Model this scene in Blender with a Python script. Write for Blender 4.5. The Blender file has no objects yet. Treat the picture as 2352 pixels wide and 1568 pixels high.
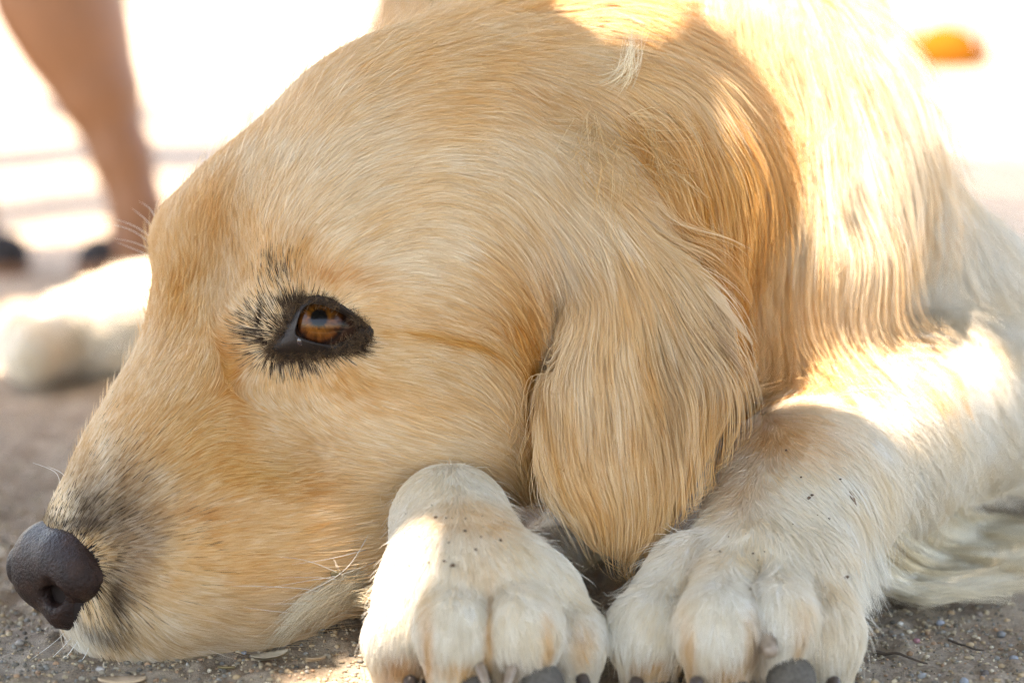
import bpy, bmesh, math, random
import numpy as np
import openvdb
from mathutils import Vector, Matrix
from mathutils.bvhtree import BVHTree

# ------------------------------------------------------------------ camera, light, exposure
C = bpy.context.scene
COL = C.collection
CAM_H, PITCH, FOC = 0.2334, math.radians(9.0), 0.80
FPX = 5227.0                      # focal length in pixels of a 2352 px wide picture (80 mm)
cam = bpy.data.objects.new('camera', bpy.data.cameras.new('camera'))
COL.objects.link(cam)
cam.location = (0, 0, CAM_H)
cam.rotation_euler = (math.pi / 2 - PITCH, 0, 0)
cam.data.sensor_width = 36
cam.data.lens = 80
cam.data.clip_start = 0.05
cam.data.clip_end = 500
cam.data.dof.use_dof = True
cam.data.dof.focus_distance = FOC
cam.data.dof.aperture_fstop = 5.4
C.camera = cam

SUN = Vector((-0.20, -0.05, 0.97)).normalized()     # towards the sun
elev = math.asin(SUN.z)
azim = math.atan2(SUN.x, SUN.y)
W = bpy.data.worlds.new('World')
C.world = W
W.use_nodes = True
nt = W.node_tree
sky = nt.nodes.new('ShaderNodeTexSky')
sky.sky_type = 'NISHITA'
sky.sun_disc = False
sky.sun_elevation = elev
sky.sun_rotation = azim
sky.dust_density = 2.0
bg = nt.nodes['Background']
bg.inputs['Strength'].default_value = 0.15
nt.links.new(sky.outputs['Color'], bg.inputs['Color'])
sl = bpy.data.lights.new('sun', 'SUN')
sl.energy = 3.1
sl.angle = math.radians(0.5)
sl.color = (1.0, 0.96, 0.92)
so = bpy.data.objects.new('sun', sl)
so.rotation_euler = SUN.to_track_quat('Z', 'Y').to_euler()
so.location = (0, 0, 5)
COL.objects.link(so)
C.view_settings.view_transform = 'Standard'
C.view_settings.look = 'None'
C.view_settings.exposure = 2.86
C.view_settings.gamma = 1
C.view_settings.use_curve_mapping = False
C.view_settings.use_white_balance = True
C.view_settings.white_balance_temperature = 7900
C.view_settings.white_balance_tint = 15
C.cycles.max_bounces = 5
C.cycles.diffuse_bounces = 4
C.cycles.glossy_bounces = 4
C.cycles.transmission_bounces = 8
C.cycles.transparent_max_bounces = 8
C.cycles.caustics_reflective = False
C.cycles.caustics_refractive = False
C.cycles.use_denoising = True
C.cycles.denoising_prefilter = 'NONE'
C.cycles_curves.shape = 'RIBBONS'
C.cycles_curves.subdivisions = 2
C.render.engine = 'CYCLES'

FUR = True
rng = np.random.default_rng(7)
random.seed(7)
cp, sp = math.cos(PITCH), math.sin(PITCH)
R_c2w = np.array([[1, 0, 0], [0, -sp, -cp], [0, cp, -sp]])   # rows: right, down, forward


def px(x, y, z=0.0):              # picture pixel + depth past the focus plane (in focus-plane px) -> camera frame, metres
    d = FOC + z * FOC / FPX
    return np.array([(x - 1176) / FPX * d, (y - 784) / FPX * d, d])


def c2w(P):
    P = np.asarray(P, float)
    return P @ R_c2w + np.array([0, 0, CAM_H])


def w2c(P):
    return (np.asarray(P, float) - np.array([0, 0, CAM_H])) @ R_c2w.T


def pxd(P):                       # camera frame -> picture pixel
    return 1176 + FPX * P[:, 0] / P[:, 2], 784 + FPX * P[:, 1] / P[:, 2]


def wp(x, y, z=0.0):
    return c2w(px(x, y, z))


def gpt(x, y, h=0.0):             # the point of the ground seen at a pixel
    u = np.array([(x - 1176) / FPX, (y - 784) / FPX, 1.0])
    d = (CAM_H - h) / (u[1] * cp + u[2] * sp)
    return c2w(u * d)


TAB = np.random.default_rng(3).random((64, 64, 64)).astype(np.float32)


def noise3(P, scale, off=0.0):    # value noise 0..1, scale = feature size in metres
    Q = np.asarray(P) / scale + off
    I = np.floor(Q).astype(int)
    F = (Q - I).astype(np.float32)
    F = F * F * (3 - 2 * F)
    I0, I1 = I & 63, (I + 1) & 63
    x0, y0, z0 = I0.T
    x1, y1, z1 = I1.T
    fx, fy, fz = F.T
    a = TAB[x0, y0, z0] * (1 - fx) + TAB[x1, y0, z0] * fx
    b = TAB[x0, y1, z0] * (1 - fx) + TAB[x1, y1, z0] * fx
    c = TAB[x0, y0, z1] * (1 - fx) + TAB[x1, y0, z1] * fx
    d = TAB[x0, y1, z1] * (1 - fx) + TAB[x1, y1, z1] * fx
    return (a * (1 - fy) + b * fy) * (1 - fz) + (c * (1 - fy) + d * fy) * fz


def fbm(P, scale, n=4, off=0.0):
    v, a, t = 0, 1.0, 0
    for i in range(n):
        v = v + a * noise3(P, scale / 2 ** i, off + 7.3 * i)
        t += a
        a *= 0.5
    return v / t


# ------------------------------------------------------------------ materials
def mat(name, col=(.5, .5, .5), rough=.6, spec=.5, **kw):
    m = bpy.data.materials.new(name)
    m.use_nodes = True
    b = m.node_tree.nodes['Principled BSDF']
    b.inputs['Base Color'].default_value = (*col, 1)
    b.inputs['Roughness'].default_value = rough
    b.inputs['Specular IOR Level'].default_value = spec
    for k, v in kw.items():
        b.inputs[k.replace('_', ' ')].default_value = v
    return m


def ramp(m, fac, stops):
    r = m.node_tree.nodes.new('ShaderNodeValToRGB')
    while len(r.color_ramp.elements) < len(stops):
        r.color_ramp.elements.new(.5)
    for e, (p, c) in zip(r.color_ramp.elements, stops):
        e.position = p
        e.color = (*c, 1)
    m.node_tree.links.new(fac, r.inputs['Fac'])
    return r.outputs['Color']


def noise_node(m, scale, detail=6, rough=.6, obj=True):
    n = m.node_tree.nodes.new('ShaderNodeTexNoise')
    n.inputs['Scale'].default_value = scale
    n.inputs['Detail'].default_value = detail
    n.inputs['Roughness'].default_value = rough
    tc = m.node_tree.nodes.new('ShaderNodeTexCoord')
    m.node_tree.links.new(tc.outputs['Object'], n.inputs['Vector'])
    return n.outputs['Fac']


def bump(m, fac, strength, dist):
    b = m.node_tree.nodes.new('ShaderNodeBump')
    b.inputs['Strength'].default_value = strength
    b.inputs['Distance'].default_value = dist
    m.node_tree.links.new(fac, b.inputs['Height'])
    m.node_tree.links.new(b.outputs['Normal'], m.node_tree.nodes['Principled BSDF'].inputs['Normal'])


def attr_mat(name, attr, rough=.6, spec=.5, **kw):
    m = mat(name, rough=rough, spec=spec, **kw)
    a = m.node_tree.nodes.new('ShaderNodeAttribute')
    a.attribute_name = attr
    m.node_tree.links.new(a.outputs['Color'], m.node_tree.nodes['Principled BSDF'].inputs['Base Color'])
    return m


def noisy_mat(name, scale, stops, rough=.8, spec=.3, bs=0, bd=.001, bscale=None):
    m = mat(name, rough=rough, spec=spec)
    f = noise_node(m, scale)
    m.node_tree.links.new(ramp(m, f, stops), m.node_tree.nodes['Principled BSDF'].inputs['Base Color'])
    if bs:
        bump(m, noise_node(m, bscale or scale * 3), bs, bd)
    return m


def fur_material(name, rough=.35, rrough=.55):
    m = bpy.data.materials.new(name)
    m.use_nodes = True
    t = m.node_tree
    t.nodes.clear()
    out = t.nodes.new('ShaderNodeOutputMaterial')
    h = t.nodes.new('ShaderNodeBsdfHairPrincipled')
    h.model = 'CHIANG'
    h.parametrization = 'COLOR'
    h.inputs['Roughness'].default_value = rough
    h.inputs['Radial Roughness'].default_value = rrough
    h.inputs['Random Roughness'].default_value = .2
    a = t.nodes.new('ShaderNodeAttribute')
    a.attribute_name = 'tint'
    t.links.new(a.outputs['Color'], h.inputs['Color'])
    d = t.nodes.new('ShaderNodeBsdfDiffuse')
    t.links.new(a.outputs['Color'], d.inputs['Color'])
    mx = t.nodes.new('ShaderNodeMixShader')
    mx.inputs['Fac'].default_value = .85
    t.links.new(h.outputs[0], mx.inputs[1])
    t.links.new(d.outputs[0], mx.inputs[2])
    t.links.new(mx.outputs[0], out.inputs['Surface'])
    return m


# ------------------------------------------------------------------ object helpers
def link(o, parent=None, **props):
    COL.objects.link(o)
    if parent is not None:
        o.parent = parent
    for k, v in props.items():
        o[k] = v
    return o


def mesh_obj(name, V, F, m, parent=None, smooth=True, **props):
    me = bpy.data.meshes.new(name)
    V = np.asarray(V, np.float32)
    if isinstance(F, np.ndarray):
        n, k = F.shape
        me.vertices.add(len(V))
        me.vertices.foreach_set('co', V.ravel())
        me.loops.add(n * k)
        me.loops.foreach_set('vertex_index', F.astype(np.int32).ravel())
        me.polygons.add(n)
        me.polygons.foreach_set('loop_start', np.arange(0, n * k, k, dtype=np.int32))
        me.polygons.foreach_set('loop_total', np.full(n, k, np.int32))
        me.update(calc_edges=True)
        me.validate()
    else:
        me.from_pydata(V.tolist(), [], F)
    if smooth:
        me.polygons.foreach_set('use_smooth', np.ones(len(me.polygons), bool))
    if m is not None:
        me.materials.append(m)
    return link(bpy.data.objects.new(name, me), parent, **props)


def vcol(o, cols, name='tint'):
    a = o.data.attributes.new(name, 'FLOAT_COLOR', 'POINT')
    c = np.ones((len(cols), 4), np.float32)
    c[:, :3] = cols
    a.data.foreach_set('color', c.ravel())


def tube(path, radii, seg=6, closed_ends=True):
    path = np.asarray(path, float)
    V, F = [], []
    up = np.array([0.13, .21, .97])
    for i, p in enumerate(path):
        t = path[min(i + 1, len(path) - 1)] - path[max(i - 1, 0)]
        t /= np.linalg.norm(t) + 1e-12
        a = np.cross(t, up)
        a /= np.linalg.norm(a) + 1e-12
        b = np.cross(t, a)
        for k in range(seg):
            th = 2 * math.pi * k / seg
            V.append(p + radii[i] * (math.cos(th) * a + math.sin(th) * b))
    for i in range(len(path) - 1):
        for k in range(seg):
            q = (k + 1) % seg
            F.append([i * seg + k, i * seg + q, (i + 1) * seg + q, (i + 1) * seg + k])
    F.append(list(range(seg))[::-1])
    F.append([(len(path) - 1) * seg + k for k in range(seg)])
    return np.array(V), F


# ------------------------------------------------------------------ distance-field sculpting
class Sdf:
    def __init__(self):
        self.p = []

    def cone(self, g, a, b, k=.012, q=1.0, op='u'):      # a, b = (camera-frame point, radius)
        self.p.append((g, np.array(a[0]), a[1], np.array(b[0]), b[1], k, q, op))

    def chain(self, g, pts, k=.012, q=1.0, op='u', k0=None):  # pts = (x, y, z, r) in picture px
        P = [(px(x, y, z), r / FPX * (FOC + z * FOC / FPX)) for x, y, z, r in pts]
        if len(P) == 1:
            P = P * 2
        for i in range(len(P) - 1):
            self.cone(g, P[i], P[i + 1], k0 if (i == 0 and k0 is not None) else k, q, op)

    def wchain(self, g, pts, k=.02, q=1.0):                # world coordinates, metres
        P = [(w2c((x, y, z)), r) for x, y, z, r in pts]
        if len(P) == 1:
            P = P * 2
        for i in range(len(P) - 1):
            self.cone(g, P[i], P[i + 1], k, q)

    @staticmethod
    def prim(P, a, ra, b, rb, q):
        s = np.array([1, 1, 1 / q], np.float32)
        a_, b_ = (a * s).astype(np.float32), (b * s).astype(np.float32)
        Q = P * s
        ba = b_ - a_
        L = float(ba @ ba)
        pa = Q - a_
        if L < 1e-12:
            return (np.sqrt((pa * pa).sum(1)) - ra) * min(1, q)
        h = np.clip(pa @ ba / L, 0, 1)
        h2 = h * h * (3 - 2 * h)
        v = pa - h[:, None] * ba
        return (np.sqrt((v * v).sum(1)) - (ra + (rb - ra) * (.5 * h + .5 * h2))) * min(1, q)

    JOIN = (('torso', .02), ('hind', .02), ('tail', .02), ('arm', .022), ('neck', .008), ('head', .014), ('ear', .004), ('leg', .003))

    def ev(self, P, carve=True):
        P = P.astype(np.float32)
        D = np.full(len(P), 1.0, np.float32)
        for gname, gk in self.JOIN:
            E_ = np.full(len(P), 1.0, np.float32)
            for (g, a, ra, b, rb, k, q, op) in self.p:
                if g != gname or (op == 'eye' and not carve):
                    continue
                d = self.prim(P, a, ra, b, rb, q)
                if op == 'u':
                    h = np.clip(.5 + .5 * (d - E_) / k, 0, 1)
                    E_ = d * (1 - h) + E_ * h - k * h * (1 - h)
                elif op == 's':
                    h = np.clip(.5 - .5 * (E_ + d) / k, 0, 1)
                    E_ = E_ * (1 - h) - d * h + k * h * (1 - h)
            h = np.clip(.5 + .5 * (E_ - D) / gk, 0, 1)
            D = E_ * (1 - h) + D * h - gk * h * (1 - h)
        if carve:
            for (g, a, ra, b, rb, k, q, op) in self.p:
                if op == 'eye':
                    d = self.prim(P, a, ra, b, rb, q)
                    h = np.clip(.5 - .5 * (D + d) / k, 0, 1)
                    D = D * (1 - h) - d * h + k * h * (1 - h)
        return D

    def ev_chunks(self, P, **kw):
        out = np.empty(len(P), np.float32)
        n = 60000
        for i in range(0, len(P), n):
            out[i:i + n] = self.ev(P[i:i + n], **kw)
        return out

    def grid(self, lo, hi, vox, band):
        lo, hi = np.array(lo, float), np.array(hi, float)
        nb = np.ceil((hi - lo) / (vox * 4)).astype(int)       # 4x4x4 blocks
        cx = [lo[i] + (np.arange(nb[i]) * 4 + 1.5) * vox for i in range(3)]
        G = np.stack(np.meshgrid(*cx, indexing='ij'), -1).reshape(-1, 3)
        Dc = self.ev_chunks(G)
        D = Dc.reshape(nb)
        D = D.repeat(4, 0).repeat(4, 1).repeat(4, 2).copy()
        act = np.abs(Dc) < band + vox * 4 * .9
        base = G[act] - 1.5 * vox
        o = np.arange(4) * vox
        off = np.stack(np.meshgrid(o, o, o, indexing='ij'), -1).reshape(-1, 3)
        PP = (base[:, None, :] + off[None]).reshape(-1, 3)
        Dv = self.ev_chunks(PP)
        idx = np.argwhere(act.reshape(nb)) * 4
        oi = np.stack(np.meshgrid(np.arange(4), np.arange(4), np.arange(4), indexing='ij'), -1).reshape(-1, 3)
        II = (idx[:, None, :] + oi[None]).reshape(-1, 3)
        D[II[:, 0], II[:, 1], II[:, 2]] = Dv
        self.D, self.lo, self.vox = D, lo, vox
        return D

    def mesh(self):
        g = openvdb.FloatGrid(1.0)
        g.copyFromArray(np.ascontiguousarray(self.D, dtype=np.float32))
        V, T, Q = g.convertToPolygons(0.0, 0.0) if False else (lambda r: (r[0], None, r[1]))(g.convertToQuads(0.0))
        V = V * self.vox + self.lo
        V = np.asarray(V, float)
        for _ in range(2):                       # settle onto the exact surface
            d, n = self.sample(V)
            V = V - n * d[:, None] * .9
        return V, np.asarray(Q)

    def sample(self, P, grad=True):
        Q = (P - self.lo) / self.vox
        mx = np.array(self.D.shape) - 3
        Q = np.clip(Q, 1, mx)
        I = Q.astype(int)
        F = (Q - I).astype(np.float32)
        S = self.D.shape
        base = (I[:, 0] * S[1] + I[:, 1]) * S[2] + I[:, 2]
        f = self.D.reshape(-1)
        sx, sy = S[1] * S[2], S[2]
        c = [[[f[base + i * sx + j * sy + k] for k in (0, 1)] for j in (0, 1)] for i in (0, 1)]
        fx, fy, fz = F.T
        c00 = c[0][0][0] * (1 - fx) + c[1][0][0] * fx
        c01 = c[0][0][1] * (1 - fx) + c[1][0][1] * fx
        c10 = c[0][1][0] * (1 - fx) + c[1][1][0] * fx
        c11 = c[0][1][1] * (1 - fx) + c[1][1][1] * fx
        c0 = c00 * (1 - fy) + c10 * fy
        c1 = c01 * (1 - fy) + c11 * fy
        d = c0 * (1 - fz) + c1 * fz
        if not grad:
            return d
        gx = ((c[1][0][0] - c[0][0][0]) * (1 - fy) + (c[1][1][0] - c[0][1][0]) * fy) * (1 - fz) + \
             ((c[1][0][1] - c[0][0][1]) * (1 - fy) + (c[1][1][1] - c[0][1][1]) * fy) * fz
        gy = (c10 - c00) * (1 - fz) + (c11 - c01) * fz
        gz = c1 - c0
        n = np.stack([gx, gy, gz], 1)
        n /= np.linalg.norm(n, axis=1, keepdims=True) + 1e-9
        return d, n

    def march(self, x, y, **kw):                 # first surface point seen at a pixel
        x, y = np.atleast_1d(x).astype(float), np.atleast_1d(y).astype(float)
        u = np.stack([(x - 1176) / FPX, (y - 784) / FPX, np.ones_like(x)], 1)
        t = np.full(len(x), .66)
        for _ in range(70):
            d = self.ev(u * t[:, None], **kw)
            t += np.clip(d, -.01, .03) * .8
        return u * t[:, None]


S = Sdf()
# -- trunk, neck, shoulders (world coordinates behind, picture coordinates in front)
S.wchain('torso', [(.054, 1.07, .178, .120), (.090, 1.30, .165, .116), (.105, 1.52, .140, .106)], k=.03)
S.wchain('torso', [(.17, 1.43, .085, .08), (.20, 1.28, .06, .05)], k=.03)
S.wchain('torso', [(.07, 1.45, .09, .08), (-.06, 1.38, .075, .055)], k=.03)
S.wchain('hind', [(-.06, 1.40, .055, .045), (-.15, 1.37, .040, .036), (-.225, 1.355, .033, .030)], k=.02)
S.wchain('hind', [(-.215, 1.355, .031, .027), (-.262, 1.345, .027, .024)], k=.02)
for dx, dy in ((-.290, 1.333), (-.294, 1.364), (-.280, 1.304)):
    S.wchain('hind', [(-.262, 1.340, .024, .017), (dx, dy, .019, .0165)], k=.003)
S.wchain('tail', [(.14, 1.60, .10, .05), (.12, 1.72, .04, .034), (.0, 1.82, .03, .03), (-.12, 1.80, .026, .02)], k=.03)
S.chain('torso', [(1890, 300, 800, 235), (1860, 620, 650, 205)], k=.02)
S.chain('torso', [(1640, 220, 950, 380), (1720, 650, 800, 260)], k=.02)
S.chain('torso', [(1560, 800, 650, 220), (1720, 850, 620, 140)], k=.02)
S.chain('arm', [(1960, 420, 850, 170), (2190, 700, 1130, 165), (2400, 930, 1450, 180)], k=.02)
S.chain('arm', [(2400, 930, 1450, 190), (2180, 930, 1000, 200), (1985, 1030, 600, 206), (1850, 1130, 280, 182)], k=.015)
S.chain('arm', [(1850, 1130, 280, 182), (1700, 1330, -60, 150)], k=.015)
S.chain('arm', [(1830, 1180, 200, 165), (1820, 1360, -90, 135)], k=.015)
# paw nearest the right
for (x0, y0, x1, y1, z1, r) in ((1590, 1330, 1490, 1450, -240, 86), (1680, 1320, 1650, 1450, -330, 92),
                                (1790, 1330, 1785, 1430, -300, 80), (1860, 1320, 1890, 1460, -220, 84)):
    S.chain('arm', [(x0, y0, -90, 106), (x1, y1, z1, r)], k=.0022)
    S.chain('arm', [(x1, y1, z1, r), (x1, y1 + 95, z1 + 20, r * .72)], k=.006)
# left foreleg under the chin
S.chain('leg', [(1440, 1150, 1100, 90), (1190, 1310, 480, 60)], k=.015)
S.chain('leg', [(1190, 1310, 480, 60), (1035, 1205, -60, 116)], k=.015)
S.chain('leg', [(1035, 1205, -60, 120), (1065, 1330, -170, 152), (1100, 1385, -220, 158)], k=.012)
S.chain('leg', [(1010, 1390, -200, 135), (1210, 1390, -200, 130)], k=.012)
for (x0, y0, x1, y1, z1, r) in ((960, 1370, 915, 1470, -270, 72), (1060, 1350, 1045, 1450, -370, 84),
                                (1170, 1350, 1200, 1450, -370, 84), (1240, 1370, 1315, 1470, -270, 72)):
    S.chain('leg', [(x0, y0, -200, 96), (x1, y1, z1, r)], k=.0022)
    S.chain('leg', [(x1, y1, z1, r), (x1, y1 + 95, z1 + 10, r * .74)], k=.006)
# neck and ruff
S.chain('neck', [(1340, 480, 480, 320), (1418, 405, 430, 322)], k=.010)
S.chain('neck', [(1350, 400, 560, 340), (1560, 380, 800, 330)], k=.010)
S.chain('neck', [(1430, 600, 500, 260), (1500, 800, 560, 200)], k=.02)
# skull
S.chain('head', [(1050, 590, 340, 535)], k=.02, q=.72)
S.chain('head', [(600, 600, 330, 232)], k=.022, q=.95)
S.chain('head', [(435, 548, 400, 72)], k=.015)
S.chain('head', [(640, 625, 92, 100), (760, 625, 82, 80)], k=.022)          # brow
S.chain('head', [(520, 640, 60, 42), (560, 800, 30, 38)], k=.05, op='s')
S.chain('head', [(830, 640, 110, 170), (1050, 620, 130, 240)], k=.025, q=.8)
S.chain('head', [(930, 880, 190, 270), (1080, 850, 220, 270)], k=.02, q=.85)     # cheek
S.chain('head', [(640, 950, 200, 268), (480, 1120, 150, 262), (320, 1285, 70, 232)], k=.02, q=.72)   # muzzle
S.chain('head', [(440, 1240, 20, 190), (640, 1190, 60, 210)], k=.02, q=.8)       # flews
S.chain('head', [(320, 1400, 50, 118), (600, 1360, 80, 100), (860, 1220, 150, 120), (1080, 1060, 230, 100)], k=.015)   # lower jaw
S.chain('head', [(450, 745, 290, 78), (400, 900, 240, 80)], k=.02)              # bridge

S.chain('head', [(1284, 660, -10, 36), (1264, 880, -15, 38), (1252, 1090, 0, 40)], k=.012, op='s')
S.chain('head', [(880, 772, -78, 16), (1150, 780, -70, 20)], k=.018, op='s')     # fold behind the eye
S.chain('head', [(600, 905, -62, 26), (660, 1010, -70, 26)], k=.03, op='s')
S.chain('neck', [(1150, 275, 470, 262), (1330, 255, 520, 265)], k=.02)
S.chain('head', [(1300, 235, 60, 40), (1345, 290, 70, 34)], k=.02, op='s')
S.chain('neck', [(1430, 330, 100, 40), (1440, 375, 110, 32)], k=.02, op='s')
# near ear
S.chain('ear', [(1290, 420, 100, 95), (1330, 520, 50, 90)], k=.02, q=.8)
S.chain('ear', [(1340, 520, 40, 80), (1400, 720, 0, 100), (1405, 930, -30, 122), (1400, 1080, -35, 114), (1435, 1190, -20, 66)], k=.012, q=.5)
S.chain('ear', [(1430, 580, 90, 76), (1530, 750, 70, 104), (1528, 900, 55, 96), (1470, 1070, 40, 74)], k=.012, q=.6)
S.chain('ear', [(1276, 690, -30, 22), (1268, 830, -30, 16)], k=.008, op='s')
# far ear
S.chain('head', [(1150, 350, 680, 90), (1180, 650, 730, 150), (1180, 900, 740, 130)], k=.012, q=.5)

EYE = (750, 748)
ez = S.march(*EYE)[0]
eye_r = 100 / FPX * ez[2]
eye_c = ez * (1 + (eye_r * .92) / ez[2])
# nose seat
VOX = .0021
S.grid((-.34, -.235, .69), (.30, .165, 1.86), VOX, .008)
bv, bf = S.mesh()
bvw = c2w(bv)


# depth of the body along each viewing ray, on a lattice
ZX, ZY = np.arange(-40, 2540, 6.0), np.arange(-40, 1700, 6.0)
zx, zy = [a.ravel() for a in np.meshgrid(ZX, ZY, indexing='ij')]
zu = np.stack([(zx - 1176) / FPX, (zy - 784) / FPX, np.ones_like(zx)], 1)
zt = np.full(len(zx), .70)
for _ in range(60):
    act = zt < 1.75
    d_ = S.sample(zu[act] * zt[act][:, None], False)
    zt[act] += np.clip(d_, -.01, .03) * .85
ZM = zt.reshape(len(ZX), len(ZY))


def fast_march(x, y):
    x, y = np.atleast_1d(x).astype(float), np.atleast_1d(y).astype(float)
    u = np.clip((x - ZX[0]) / 6, 0, len(ZX) - 1.001)
    v = np.clip((y - ZY[0]) / 6, 0, len(ZY) - 1.001)
    i, j = u.astype(int), v.astype(int)
    a, b = u - i, v - j
    z = (ZM[i, j] * (1 - a) + ZM[i + 1, j] * a) * (1 - b) + (ZM[i, j + 1] * (1 - a) + ZM[i + 1, j + 1] * a) * b
    return np.stack([(x - 1176) / FPX * z, (y - 784) / FPX * z, z], 1)


LID = [(622, 802), (644, 768), (668, 728), (690, 694), (722, 680), (756, 686), (792, 706), (826, 732), (856, 760), (838, 786), (800, 803), (740, 815), (684, 820), (642, 818)]
OPEN_ = [(680, 766), (682, 745), (692, 715), (711, 699), (735, 700), (760, 708), (786, 721), (807, 734), (824, 752), (810, 772), (790, 784), (768, 791), (745, 790), (722, 785), (698, 777)]



def inpoly(X, Y, poly):
    c = np.zeros(len(X), bool)
    n = len(poly)
    for i in range(n):
        x0, y0 = poly[i]
        x1, y1 = poly[(i + 1) % n]
        m = ((y0 > Y) != (y1 > Y)) & (X < (x1 - x0) * (Y - y0) / (y1 - y0 + 1e-9) + x0)
        c ^= m
    return c


# ------------------------------------------------------------------ dog
dog = bpy.data.objects.new('golden_retriever', None)
dog.empty_display_size = .1
link(dog, None, label='cream and gold long-haired dog lying on sandy ground with its chin down', category='dog')
skin_mat = attr_mat('dog_skin', 'tint', rough=.8, spec=.2)
_X, _Y = pxd(bv)
_in = inpoly(_X, _Y, [(a * .93 + 735 * .07, b * .93 + 762 * .07) for a, b in LID]) & (bv[:, 2] < ez[2] + .02)
body = mesh_obj('body', bvw, bf[~_in[bf].any(1)][:, ::-1].copy(), skin_mat, dog)


# -- painted maps: coat colouring with shade painted in round the ear, hair direction and hair length, per region of the coat
def idw(ctrl, X, Y, soft=60.0):
    ctrl = np.array(ctrl, float)
    w = 1.0 / (((X[:, None] - ctrl[None, :, 0]) ** 2 + (Y[:, None] - ctrl[None, :, 1]) ** 2) + soft ** 2) ** 1.7
    w /= w.sum(1, keepdims=True)
    return w @ ctrl[:, 2:]


FLOW = {
    'head': [(180, 1150, .55, -.8), (110, 1210, .5, -.8), (300, 1000, .5, -.85), (360, 850, .35, -.9), (400, 700, .3, -.95), (380, 560, -.15, -1),
             (420, 460, .45, -.9), (560, 350, .6, -.8), (700, 230, .7, -.6), (850, 130, .85, -.4), (1000, 70, 1, -.1), (1150, 60, 1, .05),
             (480, 640, .25, -1), (480, 850, .35, -.95), (420, 1000, .6, -.75), (330, 1120, .7, -.7), (300, 1200, .85, -.35),
             (560, 560, .25, -1), (640, 470, .55, -.85), (750, 400, .8, -.6), (900, 320, 1, -.25), (1050, 280, 1, .15), (1200, 300, .85, .5), (1280, 380, .5, .9),
             (800, 520, .85, -.35), (950, 470, 1, -.1), (1080, 440, .95, .3), (1200, 500, .6, .8), (1240, 620, .25, 1),
             (850, 640, 1, -.05), (1000, 620, 1, .2), (1120, 650, .8, .6), (1200, 760, .3, 1), (1180, 900, .2, 1), (1220, 1050, .1, 1),
             (900, 740, 1, .12), (1050, 780, 1, .25), (1150, 850, .7, .7),
             (620, 640, -.5, -.9), (570, 700, -.9, -.5), (560, 780, -1, .1), (560, 850, -.6, .7), (640, 880, .1, 1), (720, 880, .35, .9), (800, 850, .7, .6), (700, 640, .2, -1), (780, 650, .7, -.6),
             (640, 960, .9, .3), (560, 1000, .9, -.2), (760, 950, 1, .25), (900, 900, 1, .15), (1050, 930, 1, .25), (1130, 1030, .8, .5),
             (440, 1120, .85, -.45), (560, 1120, .95, -.2), (700, 1100, 1, .05), (850, 1050, 1, .1), (1000, 1050, 1, .1),
             (400, 1230, 1, -.15), (550, 1250, 1, -.05), (700, 1250, 1, -.1), (850, 1200, 1, -.15),
             (330, 1330, .95, .25), (450, 1370, .95, .2), (600, 1360, 1, -.05), (780, 1330, 1, -.15),
             (280, 1420, .7, .7), (350, 1480, .6, .8), (480, 1470, .85, .5), (620, 1440, .95, 0), (200, 1450, .2, 1), (240, 1500, .4, 1)],
    'ear': [(1280, 420, .6, .8), (1330, 500, .35, .95), (1300, 620, -.05, 1), (1380, 620, .15, 1), (1290, 800, -.1, 1), (1400, 800, .1, 1),
            (1500, 620, .45, .9), (1600, 700, .4, .9), (1560, 850, .2, 1), (1660, 850, .15, 1), (1300, 1000, 0, 1), (1420, 1000, .05, 1), (1320, 1180, .3, 1),
            (1420, 1150, .1, 1), (1500, 1100, .0, 1), (1600, 1000, -.15, 1)],
    'neck': [(1100, 40, 1, 0), (1300, 60, 1, .1), (1450, 90, .95, .25), (1600, 150, .75, .6), (1690, 280, .4, .95), (1720, 450, .0, 1), (1690, 600, -.25, 1),
             (1200, 170, 1, .2), (1350, 200, .8, .4), (1500, 250, .7, .7), (1600, 400, .35, 1), (1450, 300, .3, .9), (1400, 420, .1, 1), (1500, 500, .35, .95), (1600, 600, .2, 1), (1450, 700, .2, 1)],
    'torso': [(1780, 100, .15, 1), (1950, 60, .25, 1), (2060, 200, .25, 1), (1850, 300, .05, 1), (1980, 400, .08, 1), (2090, 500, .15, 1), (1780, 500, -.12, 1),
              (1720, 650, -.1, 1), (1850, 600, 0, 1), (1950, 650, .05, 1), (1750, 800, .1, 1), (1850, 850, .2, 1), (1980, 780, .2, .9), (1000, 20, -.4, -1), (1500, 900, .1, 1)],
    'arm': [(2150, 500, .3, .9), (2250, 650, .3, .9), (2100, 700, .2, 1), (2300, 800, -.1, .9), (2100, 800, .45, .85), (1950, 880, .6, .8), (1800, 960, .4, .9), (1900, 1020, .6, .8), (2100, 950, .6, .75), (2250, 1000, .6, .7),
            (2050, 1120, .6, .75), (1720, 1080, .1, 1), (1800, 1150, .3, .95), (1900, 1180, .3, .95), (1650, 1220, -.2, 1), (1760, 1280, .05, 1),
            (1550, 1350, -.3, 1), (1650, 1400, -.1, 1), (1780, 1420, .05, 1), (1900, 1400, .08, 1), (1950, 1300, .15, 1)],
    'leg': [(1050, 1100, -.1, 1), (960, 1200, -.25, 1), (1120, 1180, .3, .9), (1050, 1250, .05, 1), (900, 1350, -.15, 1), (1050, 1350, 0, 1), (1200, 1330, .3, .95), (930, 1450, -.1, 1), (1110, 1450, 0, 1), (1290, 1420, .35, .9)],
    'hind': [(0, 800, -1, .1), (300, 750, -1, .1)],
    'tail': [(0, 800, -1, .1), (300, 750, -1, .1)],
}
PALE, CREAM, TAN, GOLD, ORANGE, WHITE, DARK, GREYB = (.82, .64, .42), (.77, .54, .30), (.72, .44, .19), (.64, .33, .09), (.58, .24, .038), (.80, .72, .585), (.060, .038, .026), (.34, .22, .13)
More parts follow.
